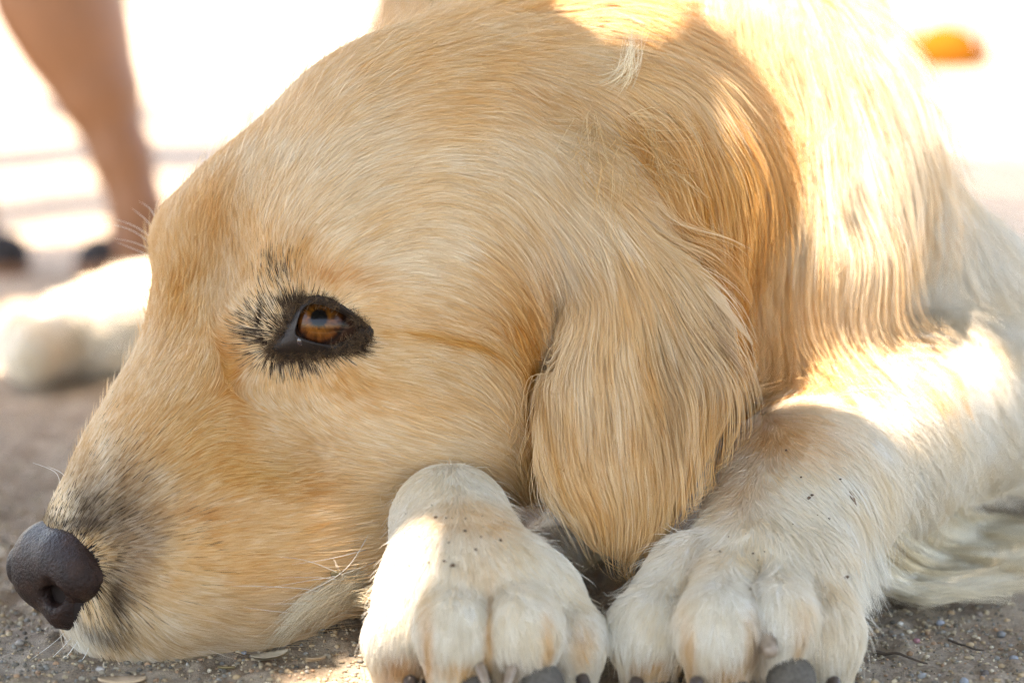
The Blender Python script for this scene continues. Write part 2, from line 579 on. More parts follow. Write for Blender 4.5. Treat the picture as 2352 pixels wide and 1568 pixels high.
COLR = {
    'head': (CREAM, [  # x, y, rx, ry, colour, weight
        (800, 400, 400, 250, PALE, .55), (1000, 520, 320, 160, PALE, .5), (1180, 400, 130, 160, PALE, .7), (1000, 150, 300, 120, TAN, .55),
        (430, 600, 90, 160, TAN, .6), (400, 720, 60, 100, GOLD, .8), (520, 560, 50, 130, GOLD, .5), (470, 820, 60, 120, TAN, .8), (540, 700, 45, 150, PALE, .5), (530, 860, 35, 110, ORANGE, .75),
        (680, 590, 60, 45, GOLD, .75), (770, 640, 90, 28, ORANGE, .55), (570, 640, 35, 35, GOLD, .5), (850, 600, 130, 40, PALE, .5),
        (1000, 770, 220, 20, GOLD, .8), (1150, 700, 90, 130, GOLD, .7), (1205, 860, 56, 230, ORANGE, .8), (1262, 820, 24, 170, GREYB, .8), (1180, 1020, 80, 120, GOLD, .7),  # the grey-brown strip paints in the shade of the gap before the ear
        (760, 900, 120, 60, PALE, .45), (900, 860, 160, 60, TAN, .6), (800, 880, 90, 30, GOLD, .5), (950, 1000, 220, 70, PALE, .35),
        (420, 1010, 170, 110, GOLD, .6), (560, 1080, 150, 70, GOLD, .7), (680, 1110, 80, 40, ORANGE, .4), (620, 1230, 160, 70, TAN, .7), (430, 1190, 110, 30, ORANGE, .5), (500, 1300, 220, 70, TAN, .8),
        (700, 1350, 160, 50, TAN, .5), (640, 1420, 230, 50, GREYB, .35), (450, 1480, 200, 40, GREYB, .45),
        (250, 1130, 120, 90, GREYB, .6), (170, 1200, 110, 26, DARK, .75), (250, 1225, 44, 30, DARK, .4), (310, 1290, 45, 90, GREYB, .6), (268, 1345, 26, 70, DARK, .7), (220, 1440, 70, 26, DARK, .7), (190, 1165, 110, 34, DARK, .6), (300, 1240, 60, 60, GREYB, .6), (170, 1470, 50, 40, WHITE, .9), (330, 1510, 120, 30, WHITE, .5),
        (130, 1160, 30, 60, PALE, .8), (225, 1020, 25, 120, PALE, .5)]),
    'ear': (CREAM, [(1330, 500, 90, 90, PALE, .8), (1290, 760, 40, 200, TAN, .5), (1360, 800, 60, 200, PALE, .5), (1480, 830, 60, 250, TAN, .6), (1510, 790, 34, 150, GREYB, .6),  # grey-brown bands paint shade into the ear's valleys and along its front edge
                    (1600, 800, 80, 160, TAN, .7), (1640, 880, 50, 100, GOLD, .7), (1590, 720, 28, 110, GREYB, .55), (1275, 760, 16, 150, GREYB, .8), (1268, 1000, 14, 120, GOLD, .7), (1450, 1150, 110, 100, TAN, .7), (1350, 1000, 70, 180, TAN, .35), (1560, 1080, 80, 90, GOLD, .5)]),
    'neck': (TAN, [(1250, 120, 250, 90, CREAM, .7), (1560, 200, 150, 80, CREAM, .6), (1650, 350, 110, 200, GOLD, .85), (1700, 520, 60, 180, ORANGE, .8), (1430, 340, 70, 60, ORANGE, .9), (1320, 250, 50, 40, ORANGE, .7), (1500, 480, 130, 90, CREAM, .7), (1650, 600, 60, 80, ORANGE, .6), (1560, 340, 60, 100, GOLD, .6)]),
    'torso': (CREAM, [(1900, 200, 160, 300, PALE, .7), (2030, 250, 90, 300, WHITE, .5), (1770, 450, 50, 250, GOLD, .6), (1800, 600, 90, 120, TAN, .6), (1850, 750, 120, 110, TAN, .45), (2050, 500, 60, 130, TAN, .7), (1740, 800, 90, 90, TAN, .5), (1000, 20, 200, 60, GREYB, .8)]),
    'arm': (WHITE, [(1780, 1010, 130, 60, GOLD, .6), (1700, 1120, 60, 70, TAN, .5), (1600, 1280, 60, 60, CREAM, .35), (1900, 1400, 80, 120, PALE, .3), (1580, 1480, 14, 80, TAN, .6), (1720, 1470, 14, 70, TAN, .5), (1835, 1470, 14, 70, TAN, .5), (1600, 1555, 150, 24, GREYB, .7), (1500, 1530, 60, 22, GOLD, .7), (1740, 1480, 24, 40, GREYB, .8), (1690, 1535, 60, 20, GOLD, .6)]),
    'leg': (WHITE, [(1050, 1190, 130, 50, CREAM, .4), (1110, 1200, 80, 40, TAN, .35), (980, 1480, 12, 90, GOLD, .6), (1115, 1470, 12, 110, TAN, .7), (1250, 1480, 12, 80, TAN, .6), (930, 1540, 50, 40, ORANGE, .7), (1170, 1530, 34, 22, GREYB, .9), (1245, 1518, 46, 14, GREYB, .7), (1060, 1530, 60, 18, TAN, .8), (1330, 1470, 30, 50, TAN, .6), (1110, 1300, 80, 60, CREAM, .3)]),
    'hind': (WHITE, []), 'tail': (CREAM, []),
}
LEN = {   # x, y, length mm
    'head': [(150, 1180, 2.2), (100, 1200, 1.5), (250, 1100, 4), (400, 900, 6), (400, 650, 7), (560, 450, 9), (800, 300, 11), (1000, 200, 13), (1200, 350, 16), (1240, 550, 22), (900, 600, 11), (1100, 700, 14), (1180, 850, 20),
             (700, 620, 4), (560, 750, 4.5), (680, 860, 3.5), (640, 760, 2.6), (760, 680, 2.6), (740, 840, 2.6), (860, 770, 3), (850, 800, 7), (1000, 900, 12), (1150, 1050, 16), (600, 1050, 7), (450, 1250, 6), (300, 1300, 4), (350, 1480, 7), (600, 1420, 12), (800, 1320, 18), (200, 1460, 6)],
    'ear': [(1330, 450, 20), (1400, 800, 30), (1450, 1150, 20), (1330, 1100, 14), (1620, 850, 30), (1300, 800, 18)],
    'neck': [(1200, 50, 18), (1500, 200, 30), (1650, 400, 35), (1430, 330, 16), (1550, 550, 38)],
    'torso': [(1800, 300, 40), (2000, 300, 45), (1850, 700, 42), (1000, 0, 30)],
    'arm': [(2200, 600, 18), (2150, 900, 11), (1850, 1050, 5.5), (1700, 1350, 5.5), (2050, 1150, 13), (1950, 1350, 7)],
    'leg': [(1050, 1150, 4.2), (1100, 1400, 4.8)], 'hind': [(0, 800, 8)], 'tail': [(0, 800, 40)],
}
GRP = list(FLOW)
GX, GY, GS = np.arange(-300, 2800, 20.0), np.arange(-400, 1900, 20.0), 20.0
GXX, GYY = [a.ravel() for a in np.meshgrid(GX, GY, indexing='ij')]
MAPS = {}
for g in GRP:
    fl = idw([(a[0], a[1], a[2], a[3], a[4] if len(a) > 4 else 0) for a in FLOW[g]], GXX, GYY)
    base, blobs = COLR[g]
    col = np.tile(np.array(base, float), (len(GXX), 1))
    ln = idw(LEN[g], GXX, GYY) / 1000
    MAPS[g] = (fl.reshape(len(GX), len(GY), 3), ln.reshape(len(GX), len(GY), 1))
FMAP = np.stack([MAPS[g][0] for g in GRP])
LMAP = np.stack([MAPS[g][1] for g in GRP])


def look(M, gi, X, Y):
    u = np.clip((X - GX[0]) / GS, 0, len(GX) - 1.001)
    v = np.clip((Y - GY[0]) / GS, 0, len(GY) - 1.001)
    i, j = u.astype(int), v.astype(int)
    a, b = (u - i)[:, None], (v - j)[:, None]
    return (M[gi, i, j] * (1 - a) + M[gi, i + 1, j] * a) * (1 - b) + (M[gi, i, j + 1] * (1 - a) + M[gi, i + 1, j + 1] * a) * b


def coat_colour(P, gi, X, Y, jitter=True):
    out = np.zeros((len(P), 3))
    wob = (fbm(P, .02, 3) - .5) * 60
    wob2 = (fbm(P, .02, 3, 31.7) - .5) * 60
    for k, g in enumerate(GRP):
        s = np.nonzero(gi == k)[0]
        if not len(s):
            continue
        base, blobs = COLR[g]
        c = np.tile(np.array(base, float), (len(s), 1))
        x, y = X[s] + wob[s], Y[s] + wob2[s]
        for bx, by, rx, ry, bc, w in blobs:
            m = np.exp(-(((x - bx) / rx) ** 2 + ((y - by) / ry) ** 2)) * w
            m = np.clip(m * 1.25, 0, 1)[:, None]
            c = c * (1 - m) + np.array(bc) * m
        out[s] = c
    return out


def region(P):
    best = np.full(len(P), 9.0)
    gi = np.zeros(len(P), int)
    for k, g in enumerate(GRP):
        d = np.empty(len(P), np.float32)
        for i in range(0, len(P), 60000):
            Q = P[i:i + 60000].astype(np.float32)
            dd = np.full(len(Q), 9.0, np.float32)
            for pr in S.p:
                if pr[0] == g and pr[7] == 'u':
                    dd = np.minimum(dd, Sdf.prim(Q, *pr[1:5], pr[6]))
            d[i:i + 60000] = dd
        m = d < best
        gi[m] = k
        best[m] = d[m]
    return gi


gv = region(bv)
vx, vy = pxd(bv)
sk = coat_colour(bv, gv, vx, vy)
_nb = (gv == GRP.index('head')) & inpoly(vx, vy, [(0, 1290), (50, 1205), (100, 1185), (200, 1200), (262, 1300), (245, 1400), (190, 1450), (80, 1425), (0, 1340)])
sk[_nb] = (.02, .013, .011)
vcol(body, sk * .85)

# ------------------------------------------------------------------ coat of hair
fur_mat = fur_material('fur')
head_k, ear_k, neck_k, torso_k, arm_k, leg_k = [GRP.index(g) for g in ('head', 'ear', 'neck', 'torso', 'arm', 'leg')]


def comb(P, gi, L, lift, npts, wave=.0, flow=None):
    """walk hairs over the surface along the coat's flow"""
    out = np.empty((len(P), npts, 3), np.float32)
    out[:, 0] = P
    p = P.copy()
    step = (L / (npts - 1))
    wz = rng.random(len(P)) * 50
    for i in range(1, npts):
        t = i / (npts - 1)
        X, Y = pxd(p)
        f = look(FMAP, gi, X, Y) if flow is None else flow
        f = f / (np.linalg.norm(f, axis=1, keepdims=True) + 1e-6)
        if wave:
            jit = np.stack([noise3(p, .024, 3.1), noise3(p, .024, 13.7), noise3(p, .024, 23.9)], 1) - .5
            f = f + jit * wave
        d, n = S.sample(p)
        f = f - (f * n).sum(1, keepdims=True) * n
        f /= np.linalg.norm(f, axis=1, keepdims=True) + 1e-6
        p = p + f * step[:, None]
        d, n = S.sample(p)
        want = lift * L * t ** .8
        corr = np.clip(want - d, -.003, .006)
        p = p + n * corr[:, None]
        out[:, i] = p
    return out


def curves_obj(name, strands, rad_root, tint, m, parent, **props):
    n, k, _ = strands.shape
    h = bpy.data.hair_curves.new(name)
    h.add_curves([k] * n)
    W_ = c2w(strands.reshape(-1, 3)).astype(np.float32)
    h.position_data.foreach_set('vector', W_.ravel())
    t = np.linspace(0, 1, k)
    prof = (1 - t ** 2.2 * .85)
    r = (rad_root[:, None] * prof[None]).astype(np.float32)
    ra = h.attributes.get('radius') or h.attributes.new('radius', 'FLOAT', 'POINT')
    ra.data.foreach_set('value', r.ravel())
    a = h.attributes.new('tint', 'FLOAT_COLOR', 'CURVE')
    c = np.ones((n, 4), np.float32)
    c[:, :3] = tint
    a.data.foreach_set('color', c.ravel())
    h.materials.append(m)
    return link(bpy.data.objects.new(name, h), parent, **props)


if FUR:
    tri = np.concatenate([bf[:, [0, 1, 2]], bf[:, [0, 2, 3]]])
    A, B, Cc = bv[tri[:, 0]], bv[tri[:, 1]], bv[tri[:, 2]]
    area = np.linalg.norm(np.cross(B - A, Cc - A), axis=1) / 2
    cen = (A + B + Cc) / 3
    _, nn = S.sample(cen)
    view = -cen / np.linalg.norm(cen, axis=1, keepdims=True)
    facing = (nn * view).sum(1)
    cx_, cy_ = pxd(cen)
    infr = (cx_ > -150) & (cx_ < 2500) & (cy_ > -150) & (cy_ < 1750)
    dens = np.where((facing > -.35) & infr, 1.0, .12) * np.where(cen[:, 2] > 1.15, .25, 1.0)
    tg = region(cen)
    dens = dens * np.choose(tg, [1.3, .8, .75, .6, .8, .9, .4, .15][:len(GRP)])
    # the muzzle's short hair needs to stand closer
    dens = dens * np.where((tg == head_k) & (cx_ < 700), 1.5, 1.0)
    cw = area * dens
    NT = 760000
    pick = rng.choice(len(tri), NT, p=cw / cw.sum())
    u, v = rng.random(NT), rng.random(NT)
    fl = u + v > 1
    u[fl], v[fl] = 1 - u[fl], 1 - v[fl]
    P = A[pick] + u[:, None] * (B - A)[pick] + v[:, None] * (Cc - A)[pick]
    gi = tg[pick]
    X, Y = pxd(P)
    front = (P[:, 2] < 1.0)
    bad = (gi == head_k) & front & inpoly(X, Y, [(a * .92 + 735 * .08, b * .92 + 765 * .08) for a, b in LID])
    NOSEP = [(20, 1290), (62, 1235), (100, 1222), (165, 1232), (215, 1275), (235, 1315), (220, 1360), (190, 1385), (165, 1435), (80, 1420), (20, 1330)]
    bad |= (gi == head_k) & inpoly(X, Y, NOSEP)
    Pw = c2w(P)
    bad |= Pw[:, 2] < .002
    P, gi, X, Y = P[~bad], gi[~bad], X[~bad], Y[~bad]
    L = look(LMAP, gi, X, Y)[:, 0] * (.7 + .6 * rng.random(len(P)))
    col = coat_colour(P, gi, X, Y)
    # hair to hair variation, and streaks a few mm wide
    var = 1 + .62 * (rng.random(len(P)) - .5)
    st = fbm(P, .006, 2, 5.5) - .5
    var = var * (1 + .35 * st)
    warm = (noise3(P, .012, 77.1) - .5)[:, None] * np.array([.0, -.16, -.42])
    col = np.clip(col ** (1 + .75 * (1 - var[:, None])) * (1 + warm), .01, .93)
    # black hairs round the eye and on the muzzle
    ex, ey = X - 735, Y - 760
    e_d = np.sqrt((ex / 1.25) ** 2 + ey ** 2 + 0 * ex)
    pdark = np.clip(1.55 - 1.25 * (np.hypot((X - 682) / 128, (Y - 765) / 88)), 0, 1.1)
    pdark = np.maximum(pdark, np.clip(1.1 - 1.2 * (np.hypot((X - 785) / 76, (Y - 784) / 44)), 0, .6))
    pdark = np.maximum(pdark, np.exp(-(((X - 640) / 38) ** 2 + ((Y - 635) / 32) ** 2)) * .55)
    pdark = np.maximum(pdark, np.exp(-(((X - 280) / 90) ** 2 + ((Y - 1150) / 120) ** 2)) * .38)
    pdark = np.maximum(pdark, np.exp(-(((X - 330) / 90) ** 2 + ((Y - 1240) / 90) ** 2)) * .30)
    pdark = np.maximum(pdark, np.exp(-(((X - 170) / 130) ** 2 + ((Y - 1195) / 48) ** 2)) * 1.3)
    pdark = np.maximum(pdark, np.exp(-(((X - 255) / 48) ** 2 + ((Y - 1350) / 95) ** 2)) * 1.25)
    spots = fbm(P, .004, 2, 9.9) > .56
    pdark = np.where(spots, pdark * 1.6, pdark * .7)
    pdark = np.where(X < 420, np.clip(pdark, 0, .9) * .32, pdark)
    dk = (rng.random(len(P)) < pdark) & (gi == head_k)
    col[dk] = np.array([.065, .042, .028]) * (.5 + 1.3 * rng.random((dk.sum(), 1)) ** 1.5)
    # clumps
    long_ = np.isin(gi, [ear_k, neck_k, torso_k])
    lift = np.where(long_, .10, .16)
    lift = np.where(gi == head_k, .14, lift)
    lift = np.where(gi == torso_k, .065, lift)
    lift = np.where(gi == ear_k, .075, lift)
    lift = np.where(np.isin(gi, [arm_k, leg_k]), .22, lift)
    cl_frac = {'head': 7, 'ear': 30, 'neck': 34, 'torso': 40, 'arm': 14, 'leg': 12, 'hind': 20, 'tail': 20}
    from mathutils.kdtree import KDTree
    names = {'head': 'head_fur', 'ear': 'ear_fur', 'neck': 'neck_fur', 'torso': 'body_fur', 'arm': 'foreleg_fur', 'leg': 'foreleg_fur', 'hind': 'hind_leg_fur', 'tail': 'tail_fur'}
    for k, g in enumerate(GRP):
        s = np.nonzero(gi == k)[0]
        if len(s) < 50:
            continue
        npts = {'head': 5, 'ear': 8, 'neck': 8, 'torso': 8}.get(g, 5)
        wv = {'head': .25, 'ear': .7, 'neck': .6, 'torso': .6}.get(g, .3)
        fly = rng.random(len(s)) < {'head': .015, 'arm': .02, 'leg': .015, 'torso': .03}.get(g, .05)
        ST = comb(P[s], gi[s], L[s] * np.where(fly, 1.15, 1), lift[s] * np.where(fly, 3.2, 1), npts, wv)
        nc = max(4, len(s) // cl_frac[g])
        ci = rng.choice(len(s), nc, replace=False)
        kd = KDTree(nc)
        Pc = P[s][ci]
        for i in range(nc):
            kd.insert(Pc[i], i)
        kd.balance()
        near = np.array([kd.find(q)[1] for q in P[s]])
        amt = {'head': .22, 'ear': .8, 'neck': .8, 'torso': .8}.get(g, .5)
        amt = amt * (.5 + .5 * rng.random(nc))[near]
        amt = np.where(fly, .05, amt)
        t = np.linspace(0, 1, npts) ** 1.3
        tgt = ST[ci][near]
        ST = ST + (tgt - ST) * (amt[:, None] * t[None])[:, :, None]
        cv = (1 + {'head': .6}.get(g, .5) * (rng.random(nc) - .5))[near]
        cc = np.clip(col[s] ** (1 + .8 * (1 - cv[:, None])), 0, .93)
        d_ = P[s][:, 2]
        rad = np.where(P[s][:, 2] > 1.15, 2.6, 1.0) * {'head': .000085, 'ear': .000095, 'neck': .000100, 'torso': .000110}.get(g, .000080)
        rad = rad * (.7 + .6 * rng.random(len(s)))
        curves_obj(names[g], ST, rad, cc, fur_mat, dog, kind='stuff')


# ------------------------------------------------------------------ eye
def eyeball():
    n, k = 96, 48
    g = px(742, 732, 0)
    gz = g / np.linalg.norm(g) * (np.linalg.norm(eye_c)) - eye_c
    # gaze: towards the point where the iris is seen
    off = np.array([(741 - 750) / FPX * eye_c[2], (731 - 748) / FPX * eye_c[2], 0])
    gaze = off + np.array([0, 0, -math.sqrt(max(eye_r ** 2 - off @ off, 1e-9))])
    gaze /= np.linalg.norm(gaze)
    a = np.cross(gaze, [0, 1, 0]); a /= np.linalg.norm(a)
    b = np.cross(gaze, a)
    V, Cc_, F = [], [], []
    rs = np.random.default_rng(5)
    for j in range(k + 1):
        th = math.pi * (j / k) ** 1.5
        for i in range(n):
            ph = 2 * math.pi * i / n
            bul = 1 + .03 * max(0, 1 - (th / .62) ** 2)
            d = math.cos(th) * gaze + math.sin(th) * (math.cos(ph) * a + math.sin(ph) * b)
            V.append(eye_c + eye_r * bul * d)
            rr = math.sin(min(th, 1.57)) * 100
            fibre = .75 + .5 * TAB[int(ph * 14) & 63, int(rr / 9) & 63, 5] * (0.6 + .4 * TAB[int(ph * 40) & 63, 3, 8])
            low = .55 + .75 * max(0, min(1, .5 + .9 * (d[1] - gaze[1]) * 100 / 60))  # shade painted into the iris: darker at the top, lighter below
            if rr < 19:
                c = np.array([.004, .003, .003])
            elif rr < 53:
                t = (rr - 19) / 34
                c = np.array([.15, .052, .006]) * (1 - t) + np.array([.055, .015, .004]) * t
                c = c * fibre * low * min(1, (rr - 18) / 6) * (.45 + .9 * TAB[int(ph * 5) & 63, int(rr / 14) & 63, 9])
                if t > .85:
                    c = c * .45
            elif rr < 60:
                c = np.array([.012, .007, .006])
            else:
                c = np.array([.05, .022, .013]) * fibre
            Cc_.append(np.clip(c, 0, 1))
    for j in range(k):
        for i in range(n):
            q = (i + 1) % n
            F.append([j * n + i, j * n + q, (j + 1) * n + q, (j + 1) * n + i])
    return np.array(V), F, Cc_


ev, ef, ec = eyeball()
eye_mat = attr_mat('eye', 'tint', rough=.4, spec=.0, Coat_Weight=.9, Coat_Roughness=.01, Coat_IOR=1.34)
eye = mesh_obj('eye', c2w(ev), ef, eye_mat, dog)
vcol(eye, ec)


def resample(poly, n):
    P = np.array(poly, float)
    m = len(P)
    out = []
    for k in range(n):
        t = k / n * m
        i = int(t)
        f = t - i
        p0, p1, p2, p3 = P[(i - 1) % m], P[i % m], P[(i + 1) % m], P[(i + 2) % m]
        out.append(.5 * ((2 * p1) + (-p0 + p2) * f + (2 * p0 - 5 * p1 + 4 * p2 - p3) * f * f + (-p0 + 3 * p1 - 3 * p2 + p3) * f ** 3))
    return np.array(out)


def align(A, B):                 # start B's ring where A's starts
    ca = A.mean(0)
    aa = math.atan2(*(A[0] - ca)[::-1])
    ab = np.arctan2(B[:, 1] - ca[1], B[:, 0] - ca[0])
    k = np.argmin(np.abs(np.angle(np.exp(1j * (ab - aa)))))
    return np.roll(B, -k, axis=0)


NL = 72
inn, outr = resample(OPEN_, NL), resample(LID[::1], NL)
outr = align(inn, outr)


def on_ball(pp, lift=0.0):
    u = np.stack([(pp[:, 0] - 1176) / FPX, (pp[:, 1] - 784) / FPX, np.ones(len(pp))], 1)
    u /= np.linalg.norm(u, axis=1, keepdims=True)
    b = u @ eye_c
    disc = b * b - (eye_c @ eye_c - (eye_r * 1.03 + lift) ** 2)
    return u * (b - np.sqrt(np.clip(disc, 1e-9, None)))[:, None]


rings = [on_ball(inn, -.0012), on_ball(inn, .0002)]
mid = inn * .955 + outr * .045
rings.append(on_ball(mid, .0011))
_q = np.concatenate([inn * (1 - t) + outr * t for t in (.12, .25, .42, .62, .82, 1.0)])
_m = S.march(_q[:, 0], _q[:, 1], carve=False)
_q2 = inn * -.22 + outr * 1.22
_m2 = S.march(_q2[:, 0], _q2[:, 1], carve=False)
SOS = {k: _m[i * NL:(i + 1) * NL] for i, k in enumerate((12, 25, 42, 62, 82, 100))}
for t in (.12, .25, .42, .62, .82, 1.0):
    q = inn * (1 - t) + outr * t
    so_ = SOS[int(round(t * 100))]
    ball = on_ball(inn * .93 + outr * .07, .0013)
    w = t ** .8
    z = ball[:, 2] * (1 - w) + (so_[:, 2] - .0006) * w - .0005 * math.sin(math.pi * t)
    rings.append(np.stack([(q[:, 0] - 1176) / FPX * z, (q[:, 1] - 784) / FPX * z, z], 1))
rings.append(_m2 * (1 + .0003))
rings.append(_m2 * (1 + .003))
LV = np.concatenate(rings)
LF = [[r * NL + i, (r + 1) * NL + i, (r + 1) * NL + (i + 1) % NL, r * NL + (i + 1) % NL] for r in range(len(rings) - 1) for i in range(NL)]
lid_mat = noisy_mat('eyelid_skin', 900, [(.3, (.006, .0035, .003)), (.7, (.018, .010, .007))], rough=.5, spec=.35, bs=.5, bd=.0004, bscale=1800)
lid = mesh_obj('eyelid', c2w(LV), LF, lid_mat, dog)

# tear duct glint at the inner corner
b_ = px(684, 782)
tz = on_ball(np.array([[690., 784.]]), .0006)[0]
bm = bmesh.new()
bmesh.ops.create_icosphere(bm, subdivisions=2, radius=.0011)
me = bpy.data.meshes.new('tear_duct')
bm.to_mesh(me); bm.free()
me.polygons.foreach_set('use_smooth', np.ones(len(me.polygons), bool))
me.materials.append(mat('wet_skin', (.03, .02, .022), .08, .8))
td = link(bpy.data.objects.new('tear_duct', me), dog)
td.location = c2w(tz)
td.scale = (1.1, .7, 1.6)

# ------------------------------------------------------------------ nose
N = Sdf()
N.chain('torso', [(112, 1298, 40, 84), (150, 1294, -25, 78)], k=.004)
N.chain('torso', [(122, 1266, 60, 68), (185, 1278, -20, 60)], k=.008)
N.chain('torso', [(203, 1318, -62, 60), (192, 1324, -84, 53)], k=.010)
N.chain('torso', [(130, 1310, 190, 66)], k=.010)
N.chain('torso', [(105, 1335, 50, 52), (160, 1388, 0, 56)], k=.008)
N.chain('torso', [(160, 1396, -10, 46), (190, 1415, -20, 26)], k=.005)
N.chain('torso', [(112, 1350, -95, 17), (152, 1380, -95, 16)], k=.003, op='s')
N.chain('torso', [(128, 1364, -50, 24), (165, 1350, 10, 22)], k=.004, op='s')
N.chain('torso', [(150, 1388, -85, 7), (205, 1404, -70, 7)], k=.002, op='s')
N.chain('torso', [(84, 1370, 180, 17), (120, 1374, 170, 18)], k=.003, op='s')
N.chain('torso', [(62, 1345, 20, 6), (140, 1440, -10, 6)], k=.0025, op='s')
nl, nh = px(0, 1180, -200), px(290, 1470, 300)
N.grid((nl[0] - .004, nl[1] - .004, nl[2]), (nh[0] + .002, nh[1] + .004, nh[2]), .00062, .002)
nv, nf = N.mesh()
nv = nv + (fbm(nv, .0011, 2)[:, None] - .5) * .00028 * N.sample(nv)[1]
nose_mat = noisy_mat('nose_leather', 160, [(.25, (.012, .007, .006)), (.5, (.025, .012, .009)), (.75, (.052, .023, .013))], rough=.28, spec=.24, bs=1.0, bd=.0009, bscale=950)
nose = mesh_obj('nose', c2w(nv), nf[:, ::-1].copy(), nose_mat, dog)

# ------------------------------------------------------------------ pads and claws
pad_mat = noisy_mat('paw_pad', 700, [(.3, (.085, .072, .058)), (.7, (.16, .14, .115))], rough=.75, spec=.3, bs=.6, bd=.0006, bscale=1500)
claw_mat = noisy_mat('claw', 260, [(.3, (.20, .14, .10)), (.7, (.42, .33, .25))], rough=.35, spec=.5)
claw_dark = noisy_mat('dark_claw', 260, [(.3, (.05, .035, .028)), (.7, (.11, .08, .065))], rough=.35, spec=.5)


def blob(name, pts, m, q=1.0, vox=.0008, parent=dog, rough=.0):
    B_ = Sdf()
    B_.chain('torso', pts, k=.003, q=q)
    P = np.array([px(*p[:3]) for p in pts])
    r = max(p[3] for p in pts) / FPX * P[:, 2].max() * max(1, q) + .003
    B_.grid(P.min(0) - r, P.max(0) + r, vox, .003)
    v, f = B_.mesh()
    if rough:
        v = v + (fbm(v, .004, 2)[:, None] - .5) * rough
    return mesh_obj(name, c2w(v), f[:, ::-1].copy(), m, parent)


for a in ((1240, 1578, -390, 60), (1085, 1592, -390, 50), (955, 1600, -300, 44)):
    blob('paw_pad', [a, (a[0], a[1] + 10, a[2] + 60, a[3] * .9)], pad_mat)
for a in ((1818, 1562, -330, 58), (1690, 1606, -350, 48), (1520, 1606, -270, 44)):
    blob('paw_pad', [a, (a[0], a[1] + 10, a[2] + 60, a[3] * .9)], pad_mat)
for P0, P1, m in (((1104, 1535, -435, 14), (1122, 1585, -468, 9), claw_mat), ((1176, 1537, -435, 14), (1160, 1585, -466, 9), claw_mat),
                  ((942, 1565, -325, 17), (930, 1600, -350, 10), claw_dark), ((1338, 1560, -325, 16), (1355, 1592, -345, 9), claw_dark),
                  ((1752, 1452, -352, 30), (1768, 1492, -395, 20), claw_mat), ((1600, 1568, -390, 18), (1590, 1605, -420, 9), claw_dark),
                  ((1462, 1570, -290, 18), (1448, 1608, -320, 9), claw_dark), ((1915, 1568, -280, 17), (1925, 1602, -310, 9), claw_dark)):
    blob('claw', [P0, P1], m, vox=.0006)

# ------------------------------------------------------------------ whiskers
whisk_mat = mat('whisker', (.88, .86, .80), .35, .5)
whisk_mat.node_tree.nodes['Principled BSDF'].inputs['Transmission Weight'].default_value = .25


def surf_px(x, y, off):
    p = fast_march(x, y)[0]
    return p * (1 - off / np.linalg.norm(p))


def spline(P, n):
    P = np.array(P, float)
    out = []
    m = len(P) - 1
    for k in range(n):
        t = k / (n - 1) * m
        i = min(int(t), m - 1)
        f = t - i
        p0, p1, p2, p3 = P[max(i - 1, 0)], P[i], P[i + 1], P[min(i + 2, m)]
        out.append(.5 * ((2 * p1) + (-p0 + p2) * f + (2 * p0 - 5 * p1 + 4 * p2 - p3) * f * f + (-p0 + 3 * p1 - 3 * p2 + p3) * f ** 3))
    return np.array(out)


def whisker(pts, r=.00016):
    """pts = (x, y, how far in front of the coat in mm); root first"""
    P = spline([surf_px(x, y, o / 1000) if z is None else px(x, y, z) for x, y, o, z in pts], 14)
    v, f = tube(c2w(P), [r * (1 - .85 * (i / 13) ** 1.4) for i in range(14)], 5)
    mesh_obj('whisker', v, f, whisk_mat, dog)


for pts in ([(858, 1358, 4, None), (770, 1312, 7, None), (700, 1286, 8, None), (636, 1278, 8, None)],
            [(840, 1262, 3, None), (760, 1282, 6, None), (670, 1296, 8, None)],
            [(862, 1290, 3, None), (780, 1320, 7, None), (700, 1334, 8, None), (600, 1352, 9, None)],
            [(850, 1345, 4, None), (740, 1326, 6, None), (630, 1327, 8, None)],
            [(800, 1372, 3, None), (700, 1352, 6, None), (600, 1346, 8, None), (530, 1345, 9, None)],
            [(845, 1230, 3, None), (800, 1300, 8, None), (735, 1345, 9, None), (640, 1385, 9, None)],
            [(700, 1405, 2, None), (640, 1404, 5, None), (560, 1394, 8, None)],
            [(760, 1395, 3, None), (700, 1386, 6, None), (615, 1386, 8, None)],
            [(830, 1395, 4, None), (790, 1330, 8, None), (765, 1280, 9, None)],
            [(352, 548, 0, 380), (310, 520, 0, 375), (262, 502, 0, 370)], [(350, 562, 0, 380), (300, 528, 0, 370), (226, 508, 0, 360)],
            [(352, 575, 0, 380), (305, 556, 0, 370), (262, 548, 0, 360)], [(356, 530, 0, 390), (330, 500, 0, 390), (302, 478, 0, 385)],
            [(362, 512, 0, 390), (345, 480, 0, 390), (318, 462, 0, 385)], [(350, 590, 0, 380), (315, 575, 0, 370), (268, 556, 0, 365)],
            [(140, 1125, 0, 60), (128, 1085, 0, 55), (75, 1062, 0, 50)], [(160, 1108, 0, 60), (140, 1085, 0, 58), (108, 1070, 0, 52)],
            [(150, 1450, 1, None), (120, 1478, 0, -30), (62, 1520, 0, -60)], [(165, 1462, 1, None), (140, 1490, 0, -40), (86, 1540, 0, -70)],
            [(180, 1470, 1, None), (150, 1510, 0, -50), (100, 1565, 0, -80)], [(205, 1485, 1, None), (185, 1520, 0, -60), (135, 1572, 0, -90)]):
    whisker(pts, .00014)

